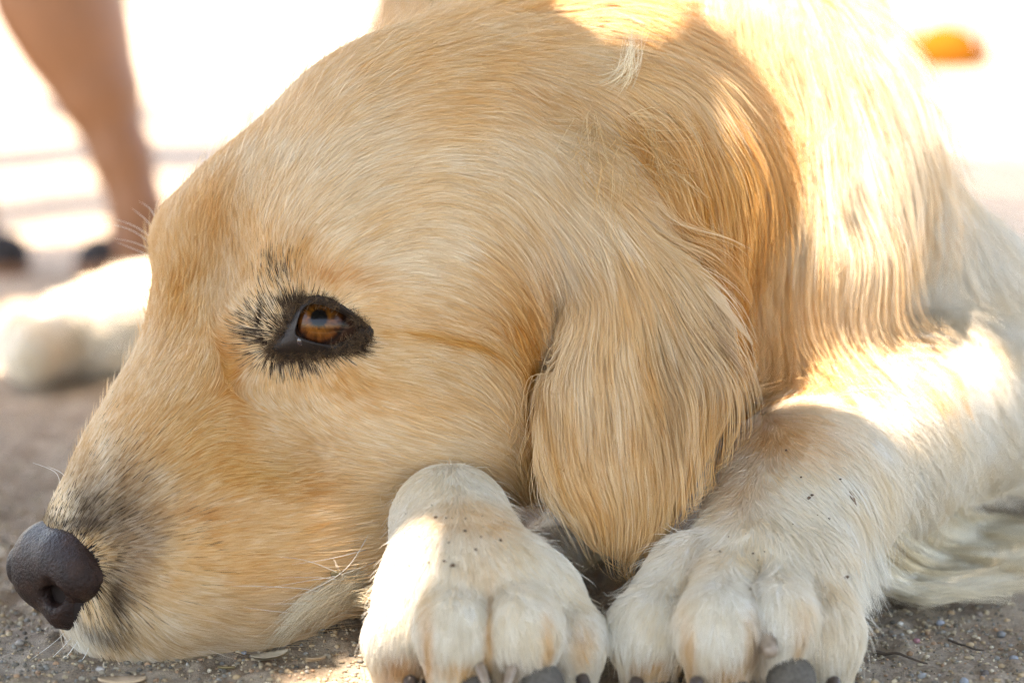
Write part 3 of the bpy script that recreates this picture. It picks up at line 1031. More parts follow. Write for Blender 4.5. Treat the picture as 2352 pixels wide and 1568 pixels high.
# ------------------------------------------------------------------ feathering, beard, lash and tuft hairs laid by hand
if FUR:
    def hand_hairs(name, roots, tips, n, spread_r, spread_t, rad, cols, sag=0, npts=10, mids=None):
        """locks of hair between root points and tip points (camera frame)"""
        out, cc, rr = [], [], []
        k = len(roots)
        for i in range(k):
            ctrl = [roots[i]] + (mids[i] if mids else []) + [tips[i]]
            base = spline(ctrl, npts)
            m = n // k
            ro = rng.normal(0, spread_r, (m, 3))
            to = rng.normal(0, spread_t, (m, 3))
            mo = rng.normal(0, spread_t * .6, (m, 3))
            t = np.linspace(0, 1, npts)[None, :, None]
            L_ = .6 + .45 * rng.random((m, 1, 1))
            tt = t * L_ * (npts - 1)
            i0 = np.clip(tt.astype(int), 0, npts - 2)
            f = tt - i0
            b0, b1 = base[i0[:, :, 0]], base[i0[:, :, 0] + 1]
            c = b0 * (1 - f) + b1 * f
            c = c + ro[:, None] * (1 - t) + to[:, None] * t ** 1.6 * .8 + mo[:, None] * np.sin(math.pi * t) * .5
            out.append(c)
            cc.append(np.array(cols[i % len(cols)])[None] * (.75 + .4 * rng.random((m, 1))))
            rr.append(np.full(m, rad) * (.6 + .7 * rng.random(m)))
        curves_obj(name, np.concatenate(out).astype(np.float32), np.concatenate(rr), np.clip(np.concatenate(cc), 0, .93), fur_mat, dog, kind='stuff')

    def gc(x, y, h):
        return w2c(gpt(x, y, h))

    Rr, Tt, Mm = [], [], []
    for i in range(30):
        u = i / 29 + rng.normal(0, .02)
        x0, y0 = 1985 + 190 * u, 1300 - 150 * u
        r0 = fast_march(x0 - 25, y0 - 30)[0]
        Rr.append(r0 + np.array([0, .002, .004]))
        tx, ty = 2330 + 130 * u + rng.normal(0, 25), 1355 - 130 * u + rng.normal(0, 18)
        Mm.append([gc(x0 + 55, y0 + 45, .006 + .006 * rng.random()), gc(x0 + 160, y0 + 60 + 10 * (1 - u), .004 + .004 * rng.random())])
        Tt.append(gc(tx, ty, .004 + .006 * rng.random()))
    hand_hairs('feathering', Rr, Tt, 5200, .0011, .0022, .00012, [(.80, .71, .54), (.84, .77, .62), (.74, .62, .42)], mids=Mm, npts=12)
    Rr, Tt, Mm = [], [], []
    for i in range(16):                                    # short fringe hanging from the back of the foreleg
        u = i / 15
        x0, y0 = 1965 + 60 * u, 1330 - 80 * u
        r0 = fast_march(x0 - 15, y0)[0]
        Rr.append(r0)
        Tt.append(r0 + np.array([.003 + .004 * rng.random(), .012 + .008 * rng.random(), 0]))
    hand_hairs('leg_fringe', Rr, Tt, 1500, .0012, .002, .00005, [(.84, .78, .66)])
    Rr, Tt, Mm = [], [], []
    for i in range(22):                                    # beard along the lower jaw
        x0, y0 = 800 + 60 * rng.random(), 1290 + 90 * rng.random()
        Rr.append(surf_px(x0, y0, .0005))
        tx, ty = 600 + 170 * rng.random(), 0
        ty = 1478 - (tx - 600) * .42 + rng.normal(0, 10)
        Tt.append(surf_px(tx, ty, .004))
        mx_, my_ = (x0 + tx) / 2, (y0 + ty) / 2 - 18
        Mm.append([surf_px(mx_, my_, .005)])
    hand_hairs('beard_fur', Rr, Tt, 1500, .002, .003, .00006, [(.70, .60, .42), (.78, .70, .54), (.5, .40, .26)], mids=Mm)
    Rr, Tt = [], []
    for i in range(NL):                                    # short dark hairs on the rim of the eye
        for t, l in ((.35, .2), (.55, .30), (.8, .38), (1.0, .42)):
            top_ = inn[i][0] > 706 and inn[i][1] < 758
            if rng.random() < .2 or (top_ and t != .55):
                continue
            q = inn[i] * (1 - t) + outr[i] * t
            e = inn[i] * (1 - t - l) + outr[i] * (t + l)
            e = q + (e - q) / (np.linalg.norm(e - q) + 1e-6) * (17 if q[0] < 700 or q[1] > 790 else 7) + rng.normal(0, 4, 2)
            a_ = surf_px(q[0], q[1], .0003)
            b_ = surf_px(e[0], e[1], .0016)
            Rr.append(a_); Tt.append(b_)
    hand_hairs('eyelid_fur', Rr, Tt, 5200, .0016, .0012, .00005, [(.04, .026, .018), (.09, .055, .032), (.16, .10, .055)], npts=5)
    Rr, Tt = [], []
    for (x, y, dx, dy, n_, l) in ((1360, 300, .25, 1, 12, 110), (1390, 380, .1, 1, 10, 120), (1480, 300, .7, .6, 10, 110), (1490, 380, .6, .8, 8, 110)):
        for i in range(n_):
            a = x + rng.normal(0, 26), y + rng.normal(0, 26)
            Rr.append(surf_px(*a, .001))
            th = math.atan2(dy, dx) + rng.normal(0, .45)
            Tt.append(surf_px(a[0] + l * math.cos(th), a[1] + l * math.sin(th), .006 + .006 * rng.random()))
    hand_hairs('ear_tuft', Rr, Tt, 420, .0020, .004, .00008, [(.76, .50, .24), (.80, .60, .34), (.70, .40, .14)])
    Rr, Tt, Mm = [], [], []
    for i in range(7):                                     # stray lock standing up behind the skull
        Rr.append(surf_px(1400 + rng.normal(0, 14), 200 + rng.normal(0, 12), .001))
        Mm.append([surf_px(1440, 165, .010), surf_px(1452, 110, .014)])
        Tt.append(surf_px(1466 + rng.normal(0, 8), 70 + rng.normal(0, 10), .016))
    hand_hairs('stray_lock', Rr, Tt, 84, .003, .003, .00006, [(.84, .72, .5)], mids=Mm)

# ------------------------------------------------------------------ ground
def axis(lo, hi, step, grow, far):
    core = list(np.arange(lo, hi, step))
    a, st = [], step
    v = core[-1]
    while v < far:
        st *= grow
        v += st
        a.append(v)
    b, st, v = [], step, core[0]
    while v > -far:
        st *= grow
        v -= st
        b.append(v)
    return np.array(b[::-1] + core + a)


gx = axis(-.26, .36, .0017, 1.11, 90)
gy = axis(.66, 1.06, .0017, 1.11, 90)
GXm, GYm = np.meshgrid(gx, gy, indexing='ij')
gp = np.stack([GXm.ravel(), GYm.ravel(), np.zeros(GXm.size)], 1)
MOUND = [(gpt(850, 1420), .011, .022), (gpt(790, 1480), .006, .020), (gpt(1400, 1420), .004, .02), (gpt(640, 1560), .003, .02)]


def ground_h(P):
    r = np.hypot(P[:, 0] - .03, P[:, 1] - .86)
    near = np.clip(1.3 - r / .8, 0, 1)
    h = (fbm(P * [1, 1, 0], .09, 2, 1.3) - .5) * .007 + (fbm(P * [1, 1, 0], .016, 3, 9.1) - .5) * .0042 * near
    clod = np.clip(fbm(P * [1, 1, 0], .011, 2, 21.0) - .60, 0, 1)
    h = h + clod * .011 * near
    h = h + (noise3(P * [1, 1, 0], .0038, 4.4) - .5) * .0020 * near
    far = np.clip((r - 2) / 8, 0, 1)
    h = h + (fbm(P * [1, 1, 0], .8, 3, 2.2) - .5) * .05 * far
    for c, a, w in MOUND:
        d2 = ((P[:, :2] - c[:2]) ** 2).sum(1) / w ** 2
        h = h + a * np.exp(-d2) * (.7 + .6 * noise3(P * [1, 1, 0], .006, 8.8))
    return h - .0022


gp[:, 2] = ground_h(gp)
nx, ny = len(gx), len(gy)
ii = np.arange(nx * ny).reshape(nx, ny)
gf = np.stack([ii[:-1, :-1], ii[1:, :-1], ii[1:, 1:], ii[:-1, 1:]], -1).reshape(-1, 4)
gm = mat('sandy_soil', rough=.95, spec=.15)
t = gm.node_tree
f1 = noise_node(gm, 38, 8, .65)
c1 = ramp(gm, f1, [(.28, (.25, .19, .137)), (.45, (.36, .285, .21)), (.6, (.46, .38, .29)), (.75, (.54, .455, .36))])
f2 = noise_node(gm, 620, 5, .8)
c2 = ramp(gm, f2, [(.32, (.42, .42, .44)), (.5, (.88, .86, .84)), (.72, (1.35, 1.28, 1.18))])
mixn = t.nodes.new('ShaderNodeMix')
mixn.data_type = 'RGBA'
mixn.blend_type = 'MULTIPLY'
mixn.inputs[0].default_value = .75
t.links.new(c1, mixn.inputs[6])
t.links.new(c2, mixn.inputs[7])
t.links.new(mixn.outputs[2], t.nodes['Principled BSDF'].inputs['Base Color'])
bump(gm, f2, .9, .0012)
ground = mesh_obj('ground', gp, gf, gm, kind='structure', label='sandy grey-brown soil with grit and scraps of dry leaf')


def gz_at(x, y):
    return float(ground_h(np.array([[x, y, 0.]]))[0])


# -- grit: thousands of grains, one object
def ico(n=1):
    bm = bmesh.new()
    bmesh.ops.create_icosphere(bm, subdivisions=n, radius=1)
    v = np.array([q.co[:] for q in bm.verts])
    f = np.array([[q.index for q in p.verts] for p in bm.faces])
    bm.free()
    return v, f


iv, if_ = ico(1)
bw = [(0.36, .30, .23), (.22, .20, .175), (.14, .13, .12), (.30, .245, .18), (.38, .29, .20), (.24, .24, .245), (.48, .43, .36), (.30, .20, .14), (.33, .28, .215), (.27, .23, .18)]
NG = 42000
gr = np.random.default_rng(11)
_gx, _gy = gr.uniform(-80, 2430, NG), gr.uniform(900, 1720, NG)
_gg = np.array([gpt(a, b) for a, b in zip(_gx, _gy)])
gxp, gyp = _gg[:, 0], _gg[:, 1]
dn = noise3(np.stack([gxp, gyp, gxp * 0], 1), .03, 6.6)
keep = dn > gr.random(NG) * .75
gxp, gyp = gxp[keep], gyp[keep]
gpp = np.stack([gxp, gyp, np.zeros(len(gxp))], 1)
gpp[:, 2] = ground_h(gpp)
sz = .00032 + .0010 * gr.random(len(gxp)) ** 3.0
sc3 = sz[:, None] * gr.uniform(.6, 1.35, (len(gxp), 3)) * [1, 1, .7]
jv = iv[None] * (1 + .28 * (gr.random((len(gxp), len(iv), 1)) - .5)) * sc3[:, None] + gpp[:, None] + np.array([0, 0, .0003])
jf = if_[None] + (np.arange(len(gxp)) * len(iv))[:, None, None]
grit = mesh_obj('gravel', jv.reshape(-1, 3), jf.reshape(-1, 3), attr_mat('grit', 'tint', rough=.85, spec=.25), smooth=False, kind='stuff',
                label='fine grey and tan grit scattered over the soil', category='gravel')
gcol = np.array([1.06, 1.0, .86]) * np.array(bw)[gr.integers(0, len(bw), len(gxp))] * gr.uniform(.85, 1.4, (len(gxp), 1))
vcol(grit, np.repeat(gcol, len(iv), 0))

# -- things lying on the ground that can be picked out
stone_m = {}


def stone(x, y, r, col, label, name='small_stone', cat='stone', group=None, flat=.7, sub=2, hh=.5):
    g = gpt(x, y)
    v, f = ico(sub)
    q = v * (1 + .5 * (fbm(v + x, .6, 3)[:, None] - .5)) * [r, r * gr.uniform(.7, 1.1), r * flat]
    a = gr.uniform(0, 6.28)
    Rm = np.array([[math.cos(a), -math.sin(a), 0], [math.sin(a), math.cos(a), 0], [0, 0, 1]])
    m = noisy_mat('stone', 500, [(.3, tuple(c * .75 for c in col)), (.7, tuple(min(1, c * 1.2) for c in col))], rough=.85, spec=.25, bs=.5, bd=.0004)
    o = mesh_obj(name, q @ Rm.T, f, m, smooth=True, label=label, category=cat)
    o.location = (g[0], g[1], gz_at(g[0], g[1]) + r * flat * hh)
    if group:
        o['group'] = group
    return o


def flake(x, y, ln, wd, col, label, name='leaf_scrap', cat='leaf', rot=None, tilt=.15, curl=.25, thick=.0003, h=.001, jag=.25):
    g = gpt(x, y)
    n, k = 14, 5
    V, F = [], []
    r_ = np.random.default_rng(int(x * 7 + y))
    for side in (1, -1):
        for i in range(n + 1):
            u = i / n * 2 - 1
            w = wd / 2 * (1 - abs(u) ** 2.4) ** .6 * (1 + jag * (r_.random() - .5)) + .0002
            for j in range(k + 1):
                v_ = (j / k * 2 - 1)
                V.append((u * ln / 2, v_ * w, curl * (v_ ** 2) * wd + curl * .5 * (u * u) * ln * .3 + side * thick / 2))
    m0 = (n + 1) * (k + 1)
    for i in range(n):
        for j in range(k):
            a = i * (k + 1) + j
            F.append([a, a + k + 1, a + k + 2, a + 1])
            F.append([m0 + a, m0 + a + 1, m0 + a + k + 2, m0 + a + k + 1])
    for i in range(n):
        for j in (0, k):
            a = i * (k + 1) + j
            F.append([a, a + k + 1, m0 + a + k + 1, m0 + a])
    m = noisy_mat(name, 300, [(.3, tuple(c * .8 for c in col)), (.7, tuple(min(1, c * 1.15) for c in col))], rough=.7, spec=.25, bs=.4, bd=.0003)
    o = mesh_obj(name, V, F, m, smooth=True, label=label, category=cat)
    o.location = (g[0], g[1], gz_at(g[0], g[1]) + h)
    o.rotation_euler = (r_.uniform(-tilt, tilt), r_.uniform(-tilt, tilt), rot if rot is not None else r_.uniform(0, 6.28))
    return o


def twig(pts, r, col, label, hh=.0012):
    P = spline([gpt(x, y) for x, y in pts], 12)
    P[:, 2] = ground_h(P) + hh
    P[:, 2] = np.maximum(P[:, 2], P[:, 2].mean() - .0005)
    v, f = tube(P, [r * (1 - .5 * i / 11) * (1 + .3 * (TAB[i, 3, 4] - .5)) for i in range(12)], 7)
    return mesh_obj('twig', v, f, noisy_mat('twig', 900, [(.3, tuple(c * .7 for c in col)), (.7, col)], rough=.8, bs=.6, bd=.0003), label=label, category='twig')


stone(852, 1400, .0085, (.46, .41, .33), 'pale sunlit clod of earth against the foreleg beside the chin', 'soil_clod', 'clod', flat=.8, sub=4)
flake(683, 1478, .012, .0042, (.50, .42, .31), 'pale curled bark scrap nearest the dog chin on sunlit soil', 'bark_scrap', 'bark', rot=.25, curl=.4, h=.002)
flake(620, 1528, .014, .0045, (.48, .40, .29), 'long buff bark scrap at the border of sunlit soil', 'bark_scrap', 'bark', rot=.5, curl=.35, h=.002)
flake(768, 1420, .008, .004, (.42, .28, .22), 'reddish leaf scrap standing by the pale clod', rot=1.3, tilt=.2, h=.003)
flake(770, 1465, .013, .006, (.50, .44, .35), 'broad cream leaf scrap in the sun left of the forepaw', rot=.1, h=.0018)
flake(725, 1535, .009, .004, (.44, .36, .26), 'tan leaf scrap lowest in the sunlit soil by the forepaw', rot=.8, h=.0015)
flake(280, 1562, .016, .007, (.55, .40, .26), 'orange-buff chip at the bottom edge below the muzzle', 'wood_chip', 'wood chip', rot=.1, thick=.001, h=.001)
flake(1312, 1312, .014, .009, (.30, .26, .19), 'dull olive leaf between the forepaws in shadow', 'dry_leaf', 'leaf', rot=.4, tilt=.3, h=.003)
flake(520, 1535, .006, .0022, (.36, .28, .14), 'yellowish husk on shaded soil under the chin', 'seed_husk', 'husk', rot=-.05)
flake(870, 1365, .009, .005, (.40, .27, .08), 'mustard yellow leaf edge behind the pale clod', 'dry_leaf', 'leaf', rot=.5, h=.004)
stone(560, 1505, .0011, (.30, .33, .37), 'tiny bluish stone at the foot of the dog chin')
twig([(2010, 1478), (2060, 1490), (2130, 1510)], .0007, (.16, .12, .09), 'dark twig right of the large forepaw')
twig([(1395, 1420), (1430, 1416), (1470, 1408)], .0006, (.18, .14, .10), 'thin twig between the two forepaws')
twig([(2180, 1455), (2230, 1475), (2262, 1480)], .0005, (.12, .09, .07), 'short dark twig near the right edge of the soil')
for x, y, r, c, l in ((2215, 1560, .0022, (.30, .32, .34), 'grey angular stone at the bottom right'), (2262, 1548, .0018, (.12, .10, .09), 'dark stone at bottom right corner of the soil'),
                      (2160, 1418, .0016, (.30, .32, .36), 'bluish stone right of the paw below the feathering'), (2105, 1462, .0014, (.34, .17, .18), 'dark pink stone near the twig right of the paw'),
                      (2185, 1395, .0014, (.42, .29, .17), 'orange stone under the leg feathering'), (2120, 1548, .0019, (.36, .36, .35), 'flat grey stone lowest beside the large paw'),
                      (2300, 1440, .0020, (.22, .22, .22), 'dark grey stone close to the right edge'), (2068, 1420, .0012, (.6, .57, .5), 'white speck of stone beside the paw edge'),
                      (1375, 1470, .0013, (.60, .33, .18), 'orange stone in the gap between forepaws'), (1362, 1500, .0014, (.4, .42, .44), 'grey stone lowest in the gap between forepaws'),
                      (2330, 1500, .0019, (.28, .29, .31), 'slate stone at the far right edge'), (45, 1480, .0016, (.34, .30, .26), 'brown stone under the nose at the left edge'),
                      (230, 1548, .0015, (.38, .35, .32), 'grey-brown stone below the muzzle'), (2250, 1400, .0015, (.24, .20, .17), 'brown stone just below the feathering tips')):
    stone(x, y, r, c, l)


# -- bits of dirt caught on the coat
def on_coat(x, y, off=.0022):
    return c2w(surf_px(x, y, off))


v, f = ico(2)
q = v * (1 + .9 * (fbm(v, .5, 3)[:, None] - .5)) * [.0020, .0014, .0012]
o = mesh_obj('burr', q, f, mat('burr', (.13, .10, .045), .8), label='small olive brown burr caught in hairs beside the chin', category='burr')
o.location = on_coat(772, 1316, .006)
A_, B_ = on_coat(1950, 1128), on_coat(1968, 1163)
v, f = tube([A_, (A_ + B_) / 2 + [0, 0, .0002], B_], [.0003, .0008, .0002], 6)
mesh_obj('wood_splinter', v, f, mat('splinter', (.20, .13, .08), .7), label='brown splinter on top of the white foreleg', category='splinter')
A_, B_ = on_coat(2045, 1272, .004), on_coat(2058, 1268, .005)
gA, gB = gpt(2040, 1275, .012), gpt(2060, 1270, .013)
v, f = tube([gA, (gA + gB) / 2 + [0, 0, .0006], gB], [.0004, .0006, .0003], 6)
mesh_obj('husk_crumb', v, f, mat('crumb', (.16, .11, .06), .7), label='tiny brown crumb resting in the leg feathering', category='crumb')
SP = [(1858, 1143, 7), (1865, 1136, 5), (1806, 1034, 5), (1945, 1325, 8), (1905, 1190, 5), (1632, 1262, 4), (1655, 1266, 4), (1840, 1095, 4), (1000, 1187, 6), (1068, 1218, 5), (1040, 1298, 8), (1020, 1288, 5), (1150, 1240, 5),
      (1105, 1232, 4), (985, 1290, 4), (940, 1300, 4), (1092, 1262, 4), (1930, 1100, 4), (1985, 1180, 4), (1730, 1270, 4), (1070, 1190, 3), (960, 1230, 3), (1030, 1245, 3)]
SP += [(gr.uniform(910, 1180), gr.uniform(1130, 1300), gr.uniform(1.5, 3)) for _ in range(14)] + [(gr.uniform(1640, 2050), gr.uniform(1050, 1350), gr.uniform(1.5, 2.6)) for _ in range(12)]
sv, sf = [], []
v0, f0 = ico(1)
for i, (x, y, r) in enumerate(SP):
    sv.append(v0 * (1 + .6 * (gr.random((len(v0), 1)) - .5)) * r * 1.53e-4 * [.8, .6, .6] + on_coat(x, y, .0016))
    sf.append(f0 + i * len(v0))
mesh_obj('dirt_specks', np.concatenate(sv), np.concatenate(sf), mat('dirt', (.10, .06, .035), .9), kind='stuff', label='specks of brown dirt sprinkled on the white forelegs', category='dirt')

# -- strip of lawn far behind
lc = gpt(480, -6)
v, f = [], []
n = 40
ring = []
for i in range(n):
    a = 2 * math.pi * i / n
    rr = 1 + .25 * math.sin(3 * a + 1) + .12 * math.sin(7 * a)
    ring.append((lc[0] + 1.5 * rr * math.cos(a), lc[1] + 9 * rr * math.sin(a)))
ring = np.array(ring)
vv = [(lc[0], lc[1], .05)] + [(x, y, .05) for x, y in ring] + [(x + .0, y, -.05) for x, y in ring]
ff = [[0, 1 + i, 1 + (i + 1) % n] for i in range(n)] + [[1 + i, 1 + n + i, 1 + n + (i + 1) % n, 1 + (i + 1) % n] for i in range(n)]
mesh_obj('grass', vv, ff, noisy_mat('grass', 3, [(.3, (.035, .06, .015)), (.7, (.075, .12, .03))], rough=.9), smooth=False, kind='stuff', label='blurred green grass far behind the dog', category='grass')


# ------------------------------------------------------------------ people in the background
def world_sdf(name, chains, m, vox, parent, k=.02):
    B_ = Sdf()
    B_.JOIN = (('torso', .01),)
    lo, hi = np.full(3, 9e9), np.full(3, -9e9)
    for ch in chains:
        P = [(np.array(c[:3], float), c[3]) for c in ch]
        if len(P) == 1:
            P = P * 2
        for a, b in zip(P, P[1:]):
            B_.cone('torso', a, b, k)
        for p_, r_ in P:
            lo, hi = np.minimum(lo, p_ - r_), np.maximum(hi, p_ + r_)
    B_.grid(lo - .03, hi + .03, vox, vox * 2)
    v, f = B_.mesh()
    return mesh_obj(name, v, f[:, ::-1].copy(), m, parent)


def infl(ch, r):
    return [tuple(list(c[:3]) + [c[3] + r]) for c in ch]


def person(loc, legs, skin, lower, lower_from, shoe_col, shirt, hair, label, sole, foot_dir, shoe='sandal', s=1.0):
    root = bpy.data.objects.new('person', None)
    link(root, None, label=label, category='person')
    X0 = loc
    hips = np.array([legs[0][-1], legs[1][-1]], float)[:, :3].mean(0)
    chains = [list(l) for l in legs]
    feet = []
    for l, fd in zip(legs, foot_dir):
        a = np.array(l[0][:3])
        d = np.array([math.cos(fd), math.sin(fd), 0])
        ft = [(*(a - d * .03 + [0, 0, -.022]), .022), (*(a + d * .05 + [0, 0, -.025]), .025), (*(a + d * .13 + [0, 0, -.045]), .020)]
        feet.append(ft)
        chains.append(ft)
    hw = .09
    pel = [(*(hips + [0, 0, .03]), .13)]
    tor = [(*(hips + [0, 0, .05]), .125), (*(hips + [0, 0, .22]), .12), (*(hips + [0, 0, .42]), .13), (*(hips + [0, 0, .50]), .07)]
    nk = [(*(hips + [0, 0, .52]), .05), (*(hips + [0, 0, .60]), .05)]
    hd = [(*(hips + [0, 0, .68]), .082), (*(hips + [0, 0, .73]), .092)]
    ja = [(*(hips + [0, -.045, .655]), .045)]
    ns = [(*(hips + [0, -.092, .685]), .012)]
    arms = []
    for sd in (-1, 1):
        arms.append([(*(hips + [sd * .17, 0, .45]), .050), (*(hips + [sd * .22, -.02, .20]), .040), (*(hips + [sd * .23, -.08, -.02]), .028), (*(hips + [sd * .23, -.10, -.10]), .026)])
        for j in range(4):
            arms.append([(*(hips + [sd * .23, -.10 + .016 * (j - 1.5), -.10]), .011), (*(hips + [sd * .225, -.11 + .018 * (j - 1.5), -.17 + .008 * abs(j - 1.5)]), .008)])
        arms.append([(*(hips + [sd * .22, -.12, -.07]), .011), (*(hips + [sd * .20, -.145, -.12]), .009)])
    world_sdf('body', chains + [pel, tor, nk, hd, ja, ns] + arms, skin, .007, root)
    world_sdf('shirt', [infl(tor, .015), infl(arms[0][:2], .014), infl(arms[6][:2], .014)], shirt, .009, root)
    low = []
    for l in legs:
        low.append(infl(l[lower_from:], .022))
    world_sdf('trousers' if lower_from == 0 else 'shorts', low + [infl(pel, .012)], lower, .008, root)
    world_sdf('hair', [[(*(hips + [0, .025, .71]), .095), (*(hips + [0, .02, .77]), .080)], [(*(hips + [0, .06, .62]), .05)]], hair, .008, root, k=.01)
    for ft in feet:
        if shoe == 'sandal':
            lo_ = [(ft[0][0], ft[0][1], sole * .7, .021), (ft[1][0], ft[1][1], sole * .5, .020), (ft[2][0], ft[2][1], sole * .5, .020)]
            sh = world_sdf('sandal', [lo_], shoe_col, .005, root, k=.006)
        else:
            sh = world_sdf('shoe', [infl(ft, .066)], shoe_col, .005, root)
    return root


def at(x, y, d, r):            # picture pixel at a distance, radius in picture px
    P = c2w(np.array([(x - 1176) / FPX * d, (y - 784) / FPX * d, d]))
    return (*P, r / FPX * d)


skin1 = noisy_mat('tanned_skin', 9, [(.3, (.17, .078, .036)), (.7, (.225, .108, .054))], rough=.55, spec=.4)
d1 = 1.83
k1 = at(60, -260, d1 + .02, 155)
legA = [at(318, 552, d1, 50), at(315, 478, d1, 53), at(280, 360, d1, 62), at(222, 200, d1, 90), at(170, 80, d1, 120), at(130, -20, d1, 137), at(95, -180, d1, 132), at(80, -420, d1 + .02, 128),
        (-.42, d1 - .02, .62, .075), (-.44, d1 - .05, .84, .095)]
d2 = 1.86
legB = [at(-70, 560, d2, 48), at(-72, 490, d2, 52), at(-110, 320, d2, 66), at(-160, 120, d2, 118), at(-180, -50, d2, 132), at(-160, -330, d2 + .02, 128), (-.55, d2 - .06, .62, .075), (-.55, d1 - .05, .84, .095)]
person(None, (legA, legB), skin1, mat('shorts_cloth', (.10, .14, .22), .9), 8 if True else 0, mat('dark_sandal', (.012, .012, .014), .8), mat('shirt_cloth', (.6, .58, .52), .9), mat('dark_hair', (.03, .02, .015), .6),
       'bare tanned legs in dark sandals standing behind the dog at left', .016, (math.radians(14), math.radians(172)), 'sandal')
d3 = 6.05
pinkm = noisy_mat('pink_cloth', 8, [(.3, (.84, .70, .66)), (.7, (.88, .76, .72))], rough=.9, spec=.2)
legC = [at(2183, 100, d3, 60), at(2184, 20, d3, 66), at(2186, -120, d3, 68), at(2188, -320, d3, 80), at(2200, -560, d3, 92)]
legD = [at(2190, 96, d3 + .24, 60), at(2190, 20, d3 + .24, 66), at(2192, -120, d3 + .2, 68), at(2196, -320, d3 + .15, 80), at(2204, -560, d3 + .1, 92)]
P3 = person(None, (legC, legD), mat('fair_skin', (.62, .40, .28), .55), pinkm, 0, mat('orange_shoe', (.20, .072, .008), 1.0, .0), mat('white_shirt', (.75, .73, .7), .9), mat('brown_hair', (.09, .05, .03), .6),
            'pale pink trouser leg above an orange shoe far behind the dog at right', .02, (math.radians(248), math.radians(200)), 'shoe')

# ------------------------------------------------------------------ tree added overhead, out of view, its leaves placed to cast the shade
bark_m = noisy_mat('bark', 14, [(.3, (.07, .05, .035)), (.7, (.17, .13, .09))], rough=.95, spec=.1, bs=.8, bd=.01)
leaf_m = mat('leaf', (.055, .10, .02), .5, .4)
tree = bpy.data.objects.new('added_shade_tree', None)
link(tree, None, label='unseen leafy tree added overhead to shade the dog', category='tree')
tree.location = (0, 0, 0)
trunk_P = [(1.75, .55, -.1), (1.70, .60, .6), (1.50, .68, 1.15), (1.0, .80, 1.50), (.35, 1.0, 1.62), (-.35, 1.15, 1.60), (-.9, 1.2, 1.5)]
v, f = tube(spline(trunk_P, 40), np.linspace(.13, .012, 40), 12)
mesh_obj('trunk', v, f, bark_m, tree)
BV = [tuple(p) for p in bvw]
body_bvh = BVHTree.FromPolygons(BV, [tuple(int(i) for i in q) for q in bf])

LITB = [  # sunlit patches on the coat, as they are seen
    [(1190, -60), (1260, 10), (1330, 60), (1420, 95), (1520, 110), (1600, 60), (1680, 130), (1760, 260), (1830, 470), (1890, 600), (1935, 520), (1960, 420), (2010, 500), (2060, 430), (2110, 420), (2200, 200), (2150, -300), (1100, -300)],
    [(1370, 60), (1480, 60), (1490, 210), (1400, 230)],
    [(1750, 990), (1790, 930), (1870, 870), (2000, 780), (2150, 735), (2280, 760), (2352, 830), (2420, 1000), (2300, 1040), (2200, 1075), (2100, 1045), (2000, 985), (1900, 930)],
    [(865, 1205), (1195, 1218), (1310, 1300), (1190, 1288), (1080, 1276), (1000, 1310), (945, 1390), (905, 1490), (880, 1620), (720, 1620), (790, 1330)],
]
LITG = [[(600, 1600), (650, 1550), (790, 1540), (800, 1470), (830, 1390), (900, 1320), (900, 1600)],
        [(1350, 1380), (1480, 1380), (1480, 1460), (1350, 1460)],
        [(2230, 1230), (2450, 1120), (2450, 1260), (2260, 1275)]]
STREAK = [[(-50, 455), (120, 430), (330, 415), (330, 490), (120, 510), (-50, 540)],
          [(-50, 562), (150, 548), (300, 545), (300, 602), (150, 608), (-50, 620)],
          [(290, 318), (660, 310), (660, 385), (400, 400), (290, 396)], [(-50, 335), (240, 310), (240, 372), (-50, 402)],
          [(-50, 235), (200, 228), (200, 275), (-50, 284)], [(290, 232), (620, 226), (620, 278), (290, 284)],
          [(2050, 268), (2450, 258), (2450, 312), (2050, 322)], [(2050, 340), (2450, 334), (2450, 424), (2050, 418)],
          [(2050, 430), (2450, 424), (2450, 1100), (2050, 1100)], [(-100, 640), (48, 655), (-20, 720), (-100, 760)]]


def wpx(P):
    q = w2c(P)
    z = np.where(np.abs(q[:, 2]) < 1e-3, 1e-3, q[:, 2])
    return 1176 + FPX * q[:, 0] / z, 784 + FPX * q[:, 1] / z


def hits(P, dirn=-SUN):
    """for points overhead: where their shadow falls, and whether it falls on the dog"""
    out = np.zeros((len(P), 3))
    onb = np.zeros(len(P), bool)
    for i, p in enumerate(P):
        h = body_bvh.ray_cast(Vector(p), dirn)
        if h[0] is not None and h[0].z > 0:
            out[i] = h[0]
            onb[i] = True
        else:
            out[i] = p + np.array(dirn) * (p[2] / SUN.z)
    return out, onb


def want_shade(H, onb):
    X, Y = wpx(H)
    lit = np.zeros(len(H), bool)
    for p in LITB:
        lit |= inpoly(X, Y, p) & onb
    for p in LITG:
        lit |= inpoly(X, Y, p) & ~onb
    far = (~onb) & (H[:, 1] > np.where(X < 900, 1.36, 1.9))
    st = np.zeros(len(H), bool)
    for p in STREAK:
        st |= inpoly(X, Y, p)
    lit |= far & ~st
    lit |= onb & (H[:, 1] > 1.15) & ((Y < 712) | (X > 700))
    return ~lit


lr = np.random.default_rng(21)


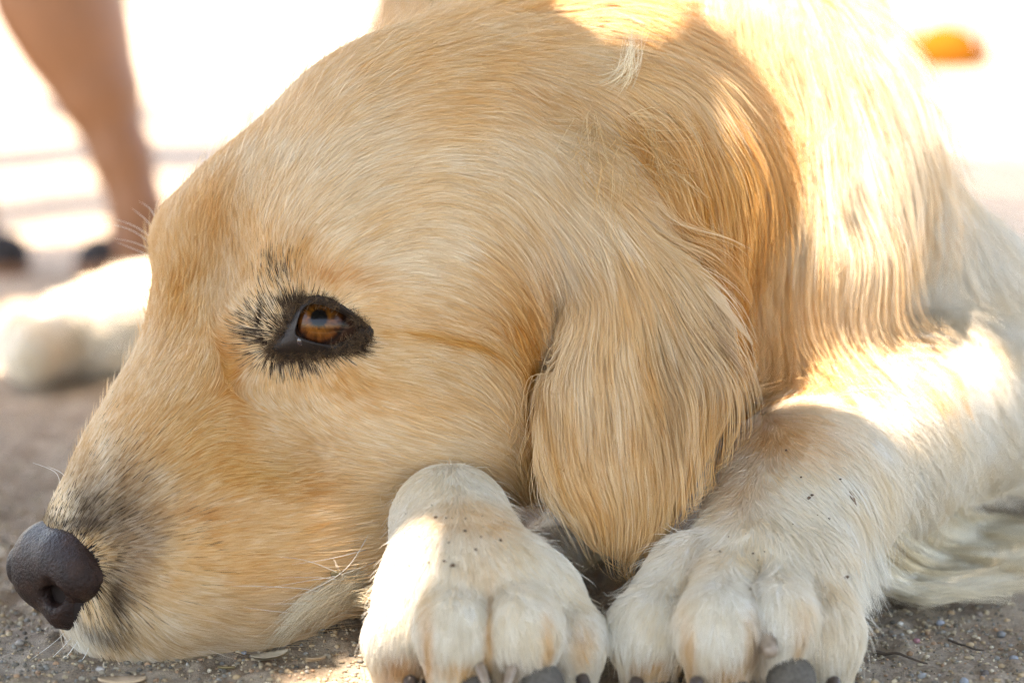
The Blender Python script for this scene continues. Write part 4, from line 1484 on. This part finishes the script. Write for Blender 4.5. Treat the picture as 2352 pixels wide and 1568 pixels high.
def leaf_layer(x0, x1, y0, y1, n, smin, smax, h0, h1):
    B_ = np.stack([lr.uniform(x0, x1, n), lr.uniform(y0, y1, n), np.zeros(n)], 1)
    hh = lr.uniform(h0, h1, n)
    Cn = B_ + np.array(SUN)[None] * (hh / SUN.z)[:, None]
    sz_ = smin + (smax - smin) * lr.random(n) ** 1.5
    a = lr.uniform(0, 2 * math.pi, n)
    tl = lr.normal(0, .35, (n, 2))
    ax = np.stack([np.cos(a), np.sin(a), tl[:, 0]], 1)
    ay = np.stack([-np.sin(a), np.cos(a), tl[:, 1]], 1)
    ok = np.ones(n, bool)
    for u, w in ((0, 0), (1, 0), (-1, 0), (0, .5), (0, -.5)):
        idx = np.nonzero(ok)[0]
        Q = Cn[idx] + sz_[idx, None] * (u * ax[idx] + w * ay[idx])
        H, onb = hits(Q)
        ok[idx] &= want_shade(H, onb)
    Cn, sz_, ax, ay = Cn[ok], sz_[ok, None], ax[ok], ay[ok]
    tp = [Cn - ax * sz_, Cn - ax * sz_ * .3 + ay * sz_ * .5, Cn + ax * sz_ * .4 + ay * sz_ * .42, Cn + ax * sz_, Cn + ax * sz_ * .4 - ay * sz_ * .42, Cn - ax * sz_ * .3 - ay * sz_ * .5]
    return np.stack(tp, 1)


LL = np.concatenate([leaf_layer(-2.2, 2.2, -2.4, .35, 30000, .025, .055, 1.5, 2.6),  # added leaf cover, also on the viewer's side to darken fill and reflections
                     leaf_layer(-.35, .25, .55, 1.10, 12000, .018, .030, 1.4, 1.9),
                     leaf_layer(-1.0, .15, 1.4, 4.4, 130000, .010, .020, .7, 1.0), leaf_layer(.2, .85, 1.2, 3.0, 55000, .010, .024, 1.3, 2.0),
                     leaf_layer(-.45, .62, .45, 1.45, 26000, .008, .020, .95, 1.5), leaf_layer(-.28, .20, .60, 1.04, 34000, .010, .020, .8, 1.4),
                     leaf_layer(-.20, .34, .62, 1.06, 40000, .003, .007, .6, .95),
                     leaf_layer(-1.1, -.4, .3, 1.6, 11000, .014, .03, 1.1, 1.7), leaf_layer(.6, 1.5, .3, 1.6, 4500, .012, .03, 1.1, 1.7),
                     leaf_layer(-1.2, 1.2, 1.6, 4.6, 16000, .012, .035, 1.6, 2.6)])
nl_ = len(LL)
lf = (np.array([[0, 1, 2, 3], [0, 3, 4, 5]])[None] + (np.arange(nl_) * 6)[:, None, None]).reshape(-1, 4)
mesh_obj('shading_foliage', LL.reshape(-1, 3), lf, leaf_m, tree, smooth=False, kind='stuff')
print('LEAVES', nl_)
